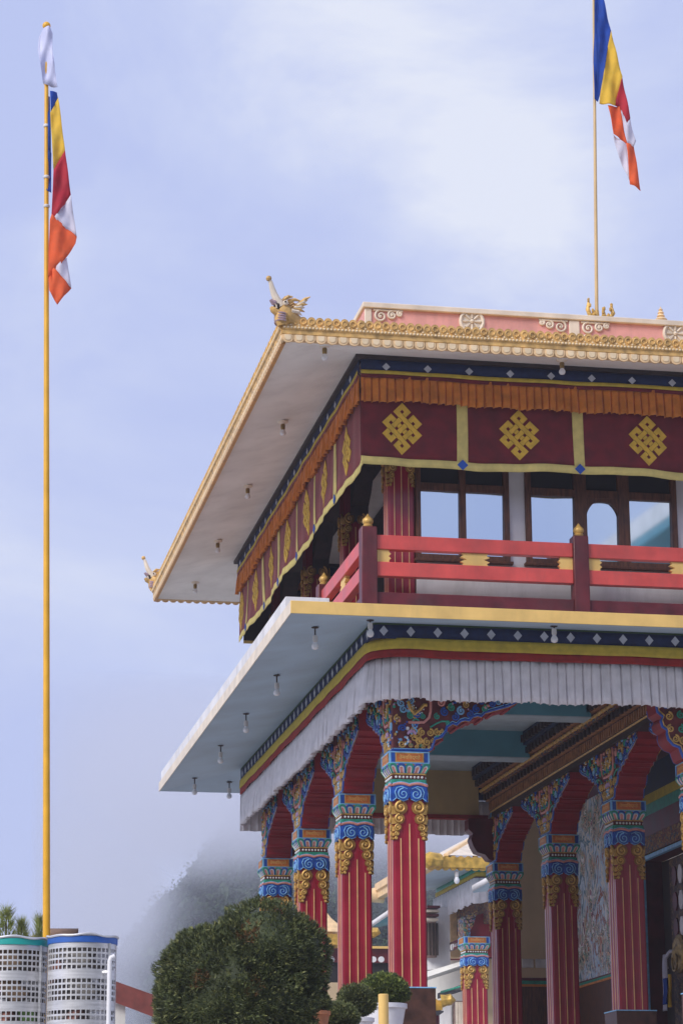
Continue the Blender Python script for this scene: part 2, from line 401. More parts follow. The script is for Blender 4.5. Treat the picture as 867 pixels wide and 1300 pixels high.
    mb.build('inscription_block', [M_blue, M_lblue, M_plaq, M_gold], c)
    mb = MB()
    def q(b): b.add([(x, -.2605, 6.8815+z) for x, z in GLY[0]], GLY[1])
    for k in range(4):
        mb = MB(); mb.M = Matrix.Rotation(k*PI/2, 4, 'Z'); q(mb); mb.build('inscription', M_lett, c, smooth=False, fix=False)
def add_base(c):
    mb = MB(); mb.box(-.285, .285, -.285, .285, FLOOR, PLT)
    mb.build('plinth', M_brown, c, bevel=.006)
    mb = MB(); mb.box(-.292, .292, -.292, .292, PLT, PLT+.014); mb.build('plinth_cap', M_lblue, c)
ARM_LOW = [(.25, 6.957), (.30, 6.98), (.32, 7.03), (.345, 7.11), (.43, 7.14), (.49, 7.21), (.505, 7.27), (.58, 7.32), (.63, 7.30), (.68, 7.35), (.74, 7.37), (.79, 7.36), (.84, 7.41), (.90, 7.43), (.95, 7.42), (1.0, 7.47), (1.1, 7.50), (1.2, 7.53), (1.3, 7.56), (1.42, 7.62)]
ARM_TOP = 7.90
AH = .20
arm_mesh = None
def short_arm(c, k):
    low = [(.25, 6.957), (.30, 6.98), (.32, 7.03), (.345, 7.11), (.43, 7.14), (.49, 7.21), (.505, 7.27), (.50, 7.33), (.56, 7.37), (.58, 7.44), (.55, 7.50), (.62, 7.56), (.63, 7.64)]
    mb = MB(); mb.prism([(0, 6.957)]+low+[(.63, ARM_TOP), (0, ARM_TOP)], -AH+.02, AH-.02, mi=0, side=1)
    for s in (-1, 1):
        y = s*(AH-.014)
        mb.tube([(x-.012, y, z+.01) for x, z in low], .019, 6, mi=2); mb.tube([(x-.03, y+s*.004, z+.03) for x, z in low], .012, 5, mi=3)
        for x, z, r, mi, d in ((.16, 7.2, .05, 3, 1), (.28, 7.2, .05, 3, -1), (.38, 7.23, .05, 3, 1), (.12, 7.08, .045, 3, -1), (.24, 7.09, .045, 3, 1), (.44, 7.36, .05, 3, -1), (.3, 7.36, .055, 4, 1), (.16, 7.4, .05, 2, -1), (.46, 7.52, .055, 3, 1), (.3, 7.54, .05, 4, -1), (.5, 7.66, .05, 2, 1), (.16, 7.6, .05, 3, 1), (.36, 7.7, .05, 3, -1)):
            mb.tube([(u, y+s*.008, w) for u, w in spiral(x, z, r, 1.6, PI/2, d, 20)], [max(.004, r*.27*(1-.45*j/20)) for j in range(21)], 5, mi=mi)
    o = mb.build('bracket_arm', [M_carve, M_red, M_blue, M_gold, M_green], c); o.rotation_euler.z = k*PI/2
def make_arm(c, k):
    """carved bracket arm reaching out along local +x turned by k quarter turns"""
    global arm_mesh
    if arm_mesh is None:
        rnd = random.Random(3)
        mb = MB()
        poly = [(0, 6.957)]+ARM_LOW+[(1.44, ARM_TOP), (0, ARM_TOP)]
        # sides in carved paint, underside and end in red
        mb.prism(poly, -AH, AH, mi=0, side=1)
        def low(x):
            for (a, b), (d, e) in zip(ARM_LOW, ARM_LOW[1:]):
                if a <= x <= d: return b+(e-b)*(x-a)/(d-a+1e-9)
            return 6.957 if x < .25 else 7.62
        # stepped mouldings across the underside
        for i in range(2, 19, 2):
            x, z = ARM_LOW[i]; mb.box(x-.018, x+.018, -AH+.01, AH-.01, z-.022, z+.02, 1)
        for s in (-1, 1):
            y = s*(AH+.006)
            ed = [(.0, 6.975)]+[(x-.012, z+.022) for x, z in ARM_LOW]
            mb.tube([(x, y, z) for x, z in ed], .019, 6, mi=2)
            mb.tube([(x, y+s*.006, z+.024) for x, z in ed], .006, 5, mi=3)
            mb.tube([(x, y+s*.004, z-.018) for x, z in ed[1:]], .005, 5, mi=4)
            def sp(x, z, r, mi, d=1, st=PI/2, t=1.6, wr=.27):
                mb.tube([(u, y+s*.008, w) for u, w in spiral(x, z, r, t, st, d, 20)], [max(.004, r*wr*(1-.45*j/20)) for j in range(21)], 5, mi=mi)
                mb.ball((x, y+s*.006, z), r*.26, 8, mi=mi)
            # gold scroll cluster above the block
            for x, z, r, d in ((.17, 7.215, .05, 1), (.275, 7.21, .05, -1), (.372, 7.215, .048, 1), (.13, 7.10, .048, -1), (.235, 7.09, .05, 1), (.06, 7.235, .035, 1), (.30, 7.11, .03, -1), (.19, 7.03, .03, 1), (.10, 7.03, .03, -1), (.27, 7.02, .026, 1), (.03, 7.04, .03, 1), (.42, 7.235, .026, -1)):
                sp(x, z, r, 4, d)
            # pink frame over it, with green and blue swirls and a gold body
            mb.tube([(x, y+s*.004, z) for x, z in ((0, 7.335), (.10, 7.335), (.20, 7.34), (.265, 7.40), (.285, 7.48), (.29, 7.58), (.27, 7.70))], .018, 6, mi=5)
            sp(-.0+.03, 7.42, .045, 6, 1); sp(.11, 7.44, .05, 2, -1); sp(.19, 7.42, .04, 6, 1); sp(.05, 7.52, .04, 4, 1)
            mb.tube([(x, y+s*.01, z) for x, z in ((.0, 7.6), (.03, 7.5), (.08, 7.44), (.15, 7.50), (.2, 7.56), (.24, 7.56))], .022, 6, mi=4)
            for i in range(8): mb.ball((.02+.025*i, y+s*.02, 7.5+.05*math.sin(i*.9)), .010, 6, mi=8)
            # green scroll to the right
            mb.tube([(x, y+s*.006, z) for x, z in ((.28, 7.28), (.36, 7.33), (.43, 7.36), (.50, 7.36), (.53, 7.33))], .012, 6, mi=6)
            sp(.37, 7.42, .04, 6, 1); sp(.50, 7.34, .03, 6, -1)
            # long wing of small swirls
            for x, z, r, mi, d in ((.47, 7.48, .055, 2, 1), (.60, 7.42, .05, 2, -1), (.56, 7.54, .05, 6, 1), (.68, 7.50, .055, 3, 1), (.79, 7.46, .05, 2, -1), (.75, 7.58, .045, 4, 1), (.88, 7.53, .05, 2, 1), (.98, 7.54, .045, 6, -1), (.95, 7.63, .045, 2, 1), (1.08, 7.60, .045, 2, -1), (1.17, 7.63, .04, 3, 1), (1.28, 7.66, .04, 2, -1), (1.36, 7.71, .035, 2, 1), (1.1, 7.72, .045, 4, 1), (.85, 7.66, .05, 6, -1), (.64, 7.66, .055, 4, 1), (.42, 7.60, .055, 5, -1), (.52, 7.72, .05, 2, 1), (.75, 7.74, .05, 3, 1), (1.24, 7.76, .04, 6, -1)):
                sp(x, z, r, mi, d)
            for i in range(46):
                x = rnd.uniform(.3, 1.38); z = rnd.uniform(low(x)+.04, ARM_TOP-.03)
                mb.ball((x, y+s*.004, z), rnd.uniform(.010, .022), 6, mi=rnd.choice([2, 3, 4, 5, 6, 7, 8, 4, 5]), sx=rnd.uniform(.8, 1.7))
            # lavender fan and blue petals of a flower
            for i in range(6):
                a = PI*(.15+.7*i/5); mb.ball((.04+.05*math.cos(a), y+s*.01, 7.175+.05*math.sin(a)), .020, 6, mi=7, sx=.8, sz=1.2)
                a = PI*(-.45+.9*i/5); mb.ball((-.05+.045*math.cos(a), y+s*.01, 7.10+.045*math.sin(a)), .016, 6, mi=3 if i % 2 else 8)
        # corner cluster of blobs at the inner end, on the end face side too
        arm_mesh = mb.build('bracket_arm', [M_carve, M_red, M_blue, M_lblue, M_gold, M_opink, M_green, M_lav, M_owhite], c)
        arm_mesh.rotation_euler.z = k*PI/2
        return arm_mesh
    o = arm_mesh.copy(); col.objects.link(o); o.parent = c; o.rotation_euler.z = k*PI/2
    return o
core_mesh = None
def make_core(c):
    """carved block over the capital that the arms spring from, its four faces crowded with blobs"""
    global core_mesh
    if core_mesh is None:
        mb = MB(); rnd = random.Random(9)
        mb.box(-.196, .196, -.196, .196, 6.957, ARM_TOP, 0)
        def f(b):
            b.tube([(-.196, -.203, 6.975), (.196, -.203, 6.975)], .02, 6, mi=1); b.tube([(-.196, -.207, 7.0), (.196, -.207, 7.0)], .006, 5, mi=2)
            for i in range(46):
                x, z = rnd.uniform(-.19, .19), rnd.uniform(7.02, 7.88)
                b.ball((x, -.197, z), rnd.uniform(.012, .028), 6, mi=rnd.choice([1, 2, 3, 3, 4, 4, 5, 6, 7]), sx=rnd.uniform(.7, 1.5))
            for i in range(20):
                x, z = rnd.uniform(-.15, .15), 7.06+.8*i/20
                b.tube([(u, -.203, w) for u, w in spiral(x, z, .05, 1.5, rnd.uniform(0, 6), rnd.choice((-1, 1)), 18)], [.014*(1-.5*j/18) for j in range(19)], 5, mi=rnd.choice([3, 3, 3, 2, 1, 5, 4]))
        ang4(mb, f)
        core_mesh = mb.build('bracket_block', [M_carve, M_blue, M_lblue, M_gold, M_opink, M_green, M_lav, M_owhite], c)
        return
    o = core_mesh.copy(); col.objects.link(o); o.parent = c
first = None
def place_column(x, y, arms):
    global first
    if first is None:
        c = make_shaft(PLT+.014, 6.6, temple); first = c
        add_base(c); add_lines(c, PLT+.016, 6.06, 5.88); add_scrolls(c, 6.345); add_head(c)
    else:
        c = first.copy(); col.objects.link(c)
        for ch in list(first.children):
            if ch.name.split('.')[0] not in ('bracket_arm', 'bracket_block'):
                d = ch.copy(); col.objects.link(d); d.parent = c
    c.location = (x, y, 0)
    make_core(c)
    for k in arms: make_arm(c, k)
# arm directions: 0 +x, 1 +y, 2 -x, 3 -y
CX = .015
place_column(CX, 0, (0, 1))
for k in (1, 2): place_column(CX, k*L, (1, 3))
place_column(CX, 3*L, (3,))
place_column(XI+CX, 0, (0, 1))
short_arm([o for o in bpy.data.objects if o.parent == temple and o.name.startswith('column') and abs(o.location.x-XI-CX) < .01][-1], 2)
for k in (1, 2): place_column(XI+CX, k*L, (1, 3))
place_column(XI+CX, 3*L, (3,))
for x, d in ((XI+CX, -1), (CX, 1)):
    mb = MB(); mb.prism([(x+d*u, w) for u, w in ((.19, 7.0), (.30, 7.02), (.36, 7.10), (.50, 7.14), (.56, 7.24), (.60, 7.36), (.56, 7.45), (.64, 7.52), (.64, 7.7), (.19, 7.7))], 3*L-.14, 3*L+.14)
    mb.build('scroll_bracket', M_maroon, temple, bevel=.02)
place_column(2*XI, 0, (2, 0))

# perimeter beams over the arms
def part(name, m_, fill, parent=None, **kw):
    mb = MB(); fill(mb); return mb.build(name, m_, parent or temple, **kw)
part('carved_beam', M_carved, lambda b: (b.box(-.16, 12, -.19, .19, ARM_TOP, 8.5)))
part('carved_beam', M_carved, lambda b: (b.box(-.19, .19, .192, YB-.2, ARM_TOP, 8.5)))
part('porch_floor', M_step, lambda b: b.box(-1.15, 13, -1.2, 18, 2.3, FLOOR))
# back board with red strip
def f(b):
    b.box(.22, 3.5, YB+.15, YB+.25, 7.80, 8.549)
part('back_board', M_tan, f)
part('board_red_strip', M_clred, lambda b: b.box(.22, 3.66, YB+.13, YB+.27, 7.73, 7.799))
# ceiling and beams
part('porch_ceiling', M_ceil, lambda b: b.box(-.16, 5.6, -.16, YB+.6, 8.55, 8.6))
for k in (1, 2):
    part('ceiling_beam', [M_teal, M_ceil], lambda b: (b.box(.2, 3.4, k*L-.2, k*L+.2, 8.145, 8.549, 0), b.box(.2, 3.4, k*L-.203, k*L+.203, 8.13, 8.144, 1)))
# stepped dentil cornice over the inner row
def f(b):
    steps = [(3.30, 8.33, 8.545, 4), (3.38, 8.20, 8.328, 1), (3.45, 8.09, 8.198, 2), (3.52, 7.97, 8.088, 1), (3.58, 7.80, 7.968, 5), (3.62, 7.72, 7.798, 5)]
    for x, z0, z1, mi in steps: b.box(x, 4.1, -.3, YB-.25, z0, z1, mi)
    y = -.2
    while y < YB-.35:
        b.box(3.245, 3.30, y, y+.09, 8.36, 8.47, 5); y += .19
    y = -.2
    while y < YB-.35:
        b.box(3.33, 3.38, y, y+.10, 8.21, 8.31, 6); b.box(3.475, 3.52, y+.05, y+.13, 7.98, 8.075, 6); b.ball((3.44, y+.15, 8.145), .035, 6, 7); y += .20
    y = -.2
    while y < YB-.35:
        b.box(3.55, 3.58, y, y+.05, 7.81, 7.94, 1); y += .11
    b.tube([(3.44, -.3, 8.145), (3.44, YB-.25, 8.145)], .022, 6, 7)
    b.tube([(3.60, -.3, 7.80), (3.60, YB-.25, 7.80)], .018, 6, 7)
M_corb = mat('cornice_brown_paint', (.36, .16, .065), .6, var=.3, scale=10)
M_cornavy = mat('cornice_navy_paint', (.02, .035, .08), .6, var=.2)
M_cordark = mat('cornice_dark_timber', (.03, .014, .012), .6, var=.3)
part('dentil_cornice', [M_carved, M_corb, M_frieze, M_frieze, M_cornavy, M_cordark, M_cordark, M_gold], f)
part('carved_beam', [M_frieze, M_corb, M_gold], lambda b: (b.box(3.68, 4.06, .2, YB-.2, ARM_TOP-.15, 8.5, 0), [b.box(3.655, 3.681, .25+.11*i, .32+.11*i, ARM_TOP-.14, ARM_TOP-.06, 1) for i in range(88)], b.tube([(3.675, .2, ARM_TOP-.145), (3.675, YB-.2, ARM_TOP-.145)], .014, 6, 2)))
# inner wall with mural, bands, wainscot; door with surround
XW = 5.6; DY0, DY1 = 5.6, 7.9
part('mural_panel', M_mural, lambda b: b.box(XW-.03, XW, DY1+.75, 12.0, 5.165, 8.2))
part('mural_band', [M_maroon, M_green, M_orange], lambda b: (b.box(XW-.034, XW, DY1+.75, 12, 5.14, 5.164, 0), b.box(XW-.038, XW, DY1+.75, 12, 5.10, 5.139, 1), b.box(XW-.036, XW, DY1+.75, 12, 5.065, 5.099, 2)))
part('wainscot', M_wood, lambda b: b.box(XW-.02, XW+.0, DY1+.75, 12, FLOOR, 5.064))
part('temple_wall', M_maroon, lambda b: (b.box(XW+.002, XW+.3, DY1, 12.3, FLOOR, 8.55), b.box(XW+.002, XW+.3, DY0, DY1, 6.75, 8.55), b.box(XW+.002, XW+.3, -.2, DY0, FLOOR, 8.55)))
part('temple_wall', M_buff, lambda b: b.box(4.32, XW, 12.0, 12.25, 5.25, 8.3))
part('wall_band', [M_maroon, M_green, M_orange], lambda b: (b.box(4.32, XW-.04, 11.99, 12.2, 5.2, 5.249, 0), b.box(4.32, XW-.04, 11.985, 12.2, 5.14, 5.199, 1), b.box(4.32, XW-.04, 11.98, 12.2, 5.10, 5.139, 2)))
part('wainscot', M_wood, lambda b: b.box(4.32, XW-.04, 11.99, 12.2, FLOOR, 5.099))
part('temple_wall', M_maroon, lambda b: b.box(4.1, XW+.3, 11.8, 12.24, 8.3, 8.549))
for x in (4.62, 4.86): part('switch_plate', M_plast, lambda b: b.box(x, x+.2, 11.975, 11.999, 5.42, 5.57), bevel=.006)
# cloth-like painted valance band over the door
part('painted_lintel_band', [M_cornavy, M_clyel, M_maroon, M_green, M_frieze], lambda b: (b.box(XW-.05, XW, .3, DY1+.74, 7.75, 8.2, 0), b.box(XW-.06, XW, .3, DY1+.74, 7.6, 7.749, 1), b.box(XW-.05, XW, .3, DY1+.74, 7.42, 7.599, 3), b.box(XW-.055, XW, .3, DY1+.74, 7.1, 7.419, 2), b.box(XW-.05, XW, .3, DY1+.74, 6.83, 7.099, 4)))
ds = part('door_surround', [M_frieze, M_lblue], lambda b: (b.box(XW-.05, XW, DY1+.04, DY1+.7, FLOOR, 6.829, 0), b.box(XW-.07, XW, DY1-.02, DY1+.035, FLOOR, 6.80, 1), b.box(XW-.07, XW, DY0, DY1-.021, 6.74, 6.80, 1)))
M_door = multi_mat('door_carving', [(.10, .05, .025), (.16, .08, .03), (.08, .03, .02), (.20, .11, .04)], 14)
dr = part('temple_door', [M_dark, M_door], lambda b: (b.box(XW+.28, XW+.34, DY0, DY1, FLOOR, 6.74, 0), b.box(XW+.22, XW+.279, DY0, DY1-.55, FLOOR, 6.7, 1)))
def f(b):
    for i, z in enumerate((6.42, 6.02, 5.62)):
        for j, y in enumerate((DY1-.82, DY1-1.12)):
            b.prism([(y+.11*math.cos(t), z+.155*math.sin(t)) for t in [2*PI*k/8+PI/8 for k in range(8)]], XW+.20, XW+.219, lambda u, t, w: (t, u, w), mi=(j))
part('door_light', [M_maroon, M_frill], f, dr)
def f(b):
    b.M = Matrix.Translation((XW+.2, DY1-1.0, 5.2)) @ Matrix.Rotation(-PI/2, 4, 'Y')
    b.lathe([(.30, 0), (.30, .03), (.24, .06), (.2, .05), (.13, .07), (.07, .12), (.0, .13)], 20)
    b.M = None
    b.tube([(XW+.10, DY1-1.0+.12*math.cos(t), 5.08+.14*math.sin(t)) for t in [2*PI*i/16 for i in range(17)]], .018, 6)
part('door_knocker', M_brass, f, dr)

# ------------------------------------------------------------------ lower slab / balcony deck
A1 = 1.72; YE = YB+1.74; XR = 13
def ringslab(b, a, z0, z1, inner, mi=0):
    b.box(-a, XR, -a, -inner, z0, z1, mi); b.box(-a, -inner, -inner, YE, z0, z1, mi); b.box(-inner, 4.2, YB+inner, YE, z0, z1, mi)
def f(b):
    # soffit ring as boxes that butt end to end, then the yellow and cream edges
    i, z0, z1, yi = .47, 8.33, 8.54, YB+.47
    v = [(-A1, -A1, z0), (XR, -A1, z0), (XR, -i, z1), (-i, -i, z1), (-A1, YE, z0), (-i, yi, z1), (4.2, yi, z1), (4.2, YE, z0), (-A1, -A1, 8.47), (XR, -A1, 8.47), (-A1, YE, 8.47), (4.2, YE, 8.47)]
    b.add(v, [(0, 1, 2, 3), (0, 3, 5, 4), (4, 5, 6, 7), (0, 8, 9, 1), (0, 4, 10, 8), (4, 7, 11, 10)])
part('lower_soffit', M_blue_soff, f, smooth=False)
part('yellow_fascia', M_yel, lambda b: b.box(-A1-.012, XR, -A1-.014, -A1-.001, 8.322, 8.478), bevel=.004)
part('side_fascia', M_pale, lambda b: b.box(-A1-.014, -A1-.001, -A1, YE+.01, 8.322, 8.478), bevel=.004)
part('deck_edge', M_white, lambda b: (b.box(-A1+.02, -1.16, -A1+.55, YE-.02, 8.471, 8.66), b.box(-1.16, 4.2, YE-.32, YE-.02, 8.471, 8.66)))
part('balcony_deck', M_step, lambda b: (b.box(-1.15, XR, -.66, YE-.33, 8.56, 8.70), b.box(-A1+.005, XR, -A1+.005, -.95, 8.471, 8.474)))

# ------------------------------------------------------------------ balcony railing: two runs meeting at the corner
rail = thing('balcony_railing', 'coral red balcony railing with maroon posts and gold finials', 'railing')
RY = -.55
def post(x, y, z1=9.74):
    p = part('post', M_maroon, lambda b: b.box(x-.1, x+.1, y-.1, y+.1, 8.702, z1), rail, bevel=.012)
    part('finial', M_gold, lambda b: b.lathe([(.03, 0), (.055, .005), (.062, .03), (.05, .045), (.062, .06), (.072, .085), (.062, .115), (.035, .14), (.016, .165), (.004, .185)], 14, (x, y, z1)), p)
PX = [RY, 2.2, 4.95, 7.7, 10.4]
PY = [2.55, 5.6, 8.6]
for x in PX: post(x, RY)
for y in PY: post(RY, y)
BR = [(9.46, 9.645, .055), (9.113, 9.297, .055)]
def spacer(x0, x1, fn, both=False):
    """yellow shaped block between the two rails, nibbled on its free ends"""
    w = x1-x0
    z0, z1 = 9.299, 9.458
    prof = [(0, z0), (w*.86, z0), (w*.86, z0+.03), (w, z0+.05), (w*.82, z0+.08), (w, z0+.11), (w*.86, z0+.13), (w*.86, z1), (0, z1)]
    if both:
        prof = [(-.17, z0), (.17, z0), (.15, z0+.03), (.19, z0+.05), (.11, z0+.08), (.19, z0+.11), (.15, z0+.13), (.17, z1), (-.17, z1), (-.15, z0+.13), (-.19, z0+.11), (-.11, z0+.08), (-.19, z0+.05), (-.15, z0+.03)]
        prof = [(x+(x0+x1)/2, z) for x, z in prof]
    else: prof = [(x0+x, z) for x, z in prof]
    mb = MB(); mb.prism(prof, -.03, .03, fn); mb.build('spacer_block', M_yel, rail, smooth=False)
fx = lambda u, t, w: (u, RY+t, w)
fy = lambda u, t, w: (RY+t, u, w)
for i in range(len(PX)-1):
    a, c = PX[i]+.1, PX[i+1]-.1; mid = (a+c)/2
    for z0, z1, d in BR: part('rail_bar', M_coral, lambda b: b.box(a, c, RY-d, RY+d, z0, z1), rail, bevel=.008)
    spacer(a, a+.19, fx); spacer(c, c-.19, fx); spacer(mid-.1, mid+.1, fx, True)
    part('kick_board', M_maroon, lambda b: b.box(a, c, RY-.05, RY+.05, 8.702, 8.905), rail, bevel=.006)
ys = [RY]+PY
for i in range(len(ys)-1):
    a, c = ys[i]+.1, ys[i+1]-.1; mid = (a+c)/2
    for z0, z1, d in BR: part('rail_bar', M_coral, lambda b: b.box(RY-d, RY+d, a, c, z0, z1), rail, bevel=.008)
    spacer(a, a+.19, fy); spacer(c, c-.19, fy); spacer(mid-.1, mid+.1, fy, True)
    part('kick_board', M_maroon, lambda b: b.box(RY-.05, RY+.05, a, c, 8.702, 8.905), rail, bevel=.006)

# ------------------------------------------------------------------ upper storey wall, windows, columns
WY = -.02
qx = lambda x: x-(.35-WY)*(x+6.487)/30.55
qz = lambda z: z-(.35-WY)*(z-1.6)/30.55
def f(b):
    Z0, Z1 = 8.70, 11.9
    for x0, x1 in ((1.52, 1.74), (3.82, 4.3)): b.box(qx(x0)+.001, qx(x1)-.001, WY, WY+.2, 9.478, 10.9)
    b.box(.19, XR, WY, WY+.2, Z0, 9.477); b.box(.19, XR, WY, WY+.2, 10.901, Z1); b.box(qx(6.6)+.001, XR, WY, WY+.2, 9.478, 10.9)
part('upper_wall', M_white, f, smooth=False)
part('upper_side_wall', M_dark, lambda b: b.box(1.0, 1.2, WY+.25, 9.3, 8.7, 11.9))
part('upper_end_wall', M_dark, lambda b: b.box(1.2, 4, 9.1, 9.3, 8.7, 11.9))
def window(x0, x1, panes, arch=None):
    g0, g1 = qz(9.665), qz(10.525)
    x0, x1 = qx(x0), qx(x1); panes = [(qx(a), qx(c)) for a, c in panes]; arch = (qx(arch[0]), qx(arch[1])) if arch else None
    fr = MB()
    xs = sorted(panes+([arch] if arch else []))
    e = x0
    for a, c in xs:
        fr.box(e, a, WY-.045, WY+.1, 9.48, 10.9); e = c
        fr.box(a, c, WY-.045, WY+.1, 9.48, g0); fr.box(a, c, WY-.045, WY+.1, g1, 10.52); fr.box(a, c, WY-.045, WY+.1, 10.86, 10.9)
        if (a, c) == arch:
            n = 12; cx = (a+c)/2; hw_ = (c-a)/2; za = 10.19
            top = []
            for i in range(n+1):
                t = PI*i/n; rr = 1-.06*abs(math.sin(3*t))
                top.append((cx-hw_*math.cos(t)*rr if 0 < i < n else (a if i == 0 else c), za+.19*math.sin(t)*rr))
            fr.prism([(a, g1)]+top+[(c, g1)], WY-.035, WY+.09)
    fr.box(e, x1, WY-.045, WY+.1, 9.48, 10.9)
    fr.box(x0-.03, x1+.03, WY-.085, WY+.1, 9.465, 9.50)
    o = fr.build('window', M_wood, temple, bevel=.004)
    for a, c in xs:
        part('pane', M_glass, lambda b: b.add([(a-.005, WY+.02, g0-.005), (c+.005, WY+.02, g0-.005), (c+.005, WY+.0, g1+.005), (a-.005, WY+.0, g1+.005), (a-.005, WY+.03, g0-.005), (c+.005, WY+.03, g0-.005), (c+.005, WY+.01, g1+.005), (a-.005, WY+.01, g1+.005)], [(0, 1, 2, 3), (7, 6, 5, 4), (0, 4, 5, 1), (1, 5, 6, 2), (2, 6, 7, 3), (3, 7, 4, 0)]), o)
        part('transom_panel', M_black, lambda b: b.box(a-.005, c+.005, WY+.02, WY+.03, 10.515, 10.865), o)
    return o
window(.27, 1.52, [(.33, .85), (.935, 1.447)])
w2 = window(1.74, 3.82, [(1.82, 2.404), (3.162, 3.742)], (2.574, 3.007))
window(4.3, 6.6, [(4.4, 5.0), (5.75, 6.4)], (5.15, 5.6))
# upper columns
UC = None
for k in range(4):
    if UC is None:
        c = make_shaft(8.702, 11.85, temple); UC = c
        add_lines(c, 8.704, 10.75, 10.6); add_scrolls(c, 10.95)
    else: c = copy_tree(UC); c.parent = temple
    c.location = (.005, .17+k*3.1, 0); c.scale = (.84, .84, 1)
    if k:
        part('bracket_arm', M_dark, lambda b: b.prism([(-.9, 11.6), (-.5, 11.2), (-.25, 11.05), (-.2, 10.8), (.2, 10.8), (.25, 11.05), (.5, 11.2), (.9, 11.6)], -.08, .22, lambda u, t, w: (t, .17+k*3.1+u, w)), c).matrix_parent_inverse = c.matrix_basis.inverted() if 0 else Matrix.Translation((-.005, -.17-k*3.1, 0))

# ------------------------------------------------------------------ roof: soffit, ledger, eave trim, parapet
E = 1.86; EY = YB+1.88
def f(b):
    a, i, z0, z1 = E-.03, .70, 11.73, 12.0
    yb, yi = EY-.03, 10.15
    v = [(-a, -a, z0), (XR, -a, z0), (XR, -i, z1), (-i, -i, z1), (-a, yb, z0), (-i, yi, z1), (XR, yi, z1), (XR, yb, z0)]
    b.add(v, [(0, 1, 2, 3), (0, 3, 5, 4), (4, 5, 6, 7), (3, 2, 6, 5)])
part('upper_soffit', M_soff, f, smooth=False)
part('roof_slab', M_goldeave, lambda b: (b.add([(-E+.02, -E+.02, 12.0), (XR, -E+.02, 12.0), (XR, EY-.02, 12.0), (-E+.02, EY-.02, 12.0), (-.45, -.45, 12.5), (XR, -.45, 12.5), (XR, EY-1.4, 12.5), (-.45, EY-1.4, 12.5)], [(0, 1, 5, 4), (1, 2, 6, 5), (2, 3, 7, 6), (3, 0, 4, 7), (4, 5, 6, 7)])))
part('eave_ledger', M_dark, lambda b: (b.box(-.72, XR, -.72, -.62, 11.945, 12.02), b.box(-.72, -.62, -.62, 10.07, 11.945, 12.02), b.box(-.72, 4, 10.071, 10.17, 11.945, 12.02)))
part('carved_beam', M_dark, lambda b: (b.box(-.4, XR, -.4, .3, 11.5, 11.99), b.box(-.4, .3, .301, 9.7, 11.5, 11.99)))
def eave(n0, n1, fn, skip_relief=False, name='eave_trim'):
    """fn maps (along, out, z); golden antefixes on top, beads, then cream tongues"""
    mb = MB(); ln = n1-n0
    mb.prism([(-.06, 11.79), (.0, 11.79), (.012, 11.80), (.012, 11.845), (.03, 11.86), (.03, 11.895), (-.06, 11.9)], n0, n1, lambda u, t, w: fn(t, u, w), mi=2)
    mb.prism([(-.06, 11.715), (-.02, 11.715), (-.02, 11.79), (-.06, 11.79)], n0, n1, lambda u, t, w: fn(t, u, w), mi=1)
    n = round(ln/.137); p = ln/n
    for i in range(n):
        c = n0+(i+.5)*p; w = p*.47
        def tongue(k, dz): return [(c-w*k, 11.79)]+[(c-w*k*math.cos(PI*j/8), 11.742+dz-w*k*.8*math.sin(PI*j/8)) for j in range(9)]+[(c+w*k, 11.79)]
        mb.prism(tongue(1, 0), -.02, .006, lambda u, t, w_: fn(u, t, w_), mi=1)
        if not skip_relief:
            mb.prism(tongue(.62, .008), .006, .013, lambda u, t, w_: fn(u, t, w_), mi=3)
    n = round(ln/.103); p = ln/n
    for i in range(n):
        c = n0+(i+.5)*p; w = p*.53
        pr = [(c-w, 11.9)]+[(c-w*math.cos(PI*j/8), 11.965+w*1.15*math.sin(PI*j/8)) for j in range(9)]+[(c+w, 11.9)]
        mb.prism(pr, -.03, .012+.006*(i % 2), lambda u, t, w_: fn(u, t, w_), mi=0)
        if not skip_relief:
            mb.tube([fn(c+w*.62*math.cos(t), .022, 11.962+w*.62*math.sin(t)) for t in [2*PI*j/10 for j in range(11)]], .007, 4, mi=0)
            q = fn(c, .02, 11.93); mb.ball(q, .016, 6, mi=0)
            q = fn(c+p/2, .016, 11.912); mb.ball(q, .014, 6, mi=3)
    n = int(ln/.045)
    for i in range(n): mb.ball(fn(n0+(i+.5)*ln/n, .03, 11.878), .017, 6, mi=3)
    return mb.build(name, [M_goldeave, M_cream, M_goldeave, M_cream2], temple, smooth=True)
eave(-E, XR-4, lambda s, o, z: (s, -E-o, z))
eave(-E, EY, lambda s, o, z: (-E-o, s, z))
eave(-E, 4.5, lambda s, o, z: (s, EY+o, z), True)
# thin orange lip under the side eave, as on the photograph's left edge
part('eave_lip', M_orange if 0 else mat('ochre_lip_paint', (.55, .27, .07), .55, dirt=.2), lambda b: b.box(-E+.0, -E+.045, -E+.05, EY-.05, 11.685, 11.714))
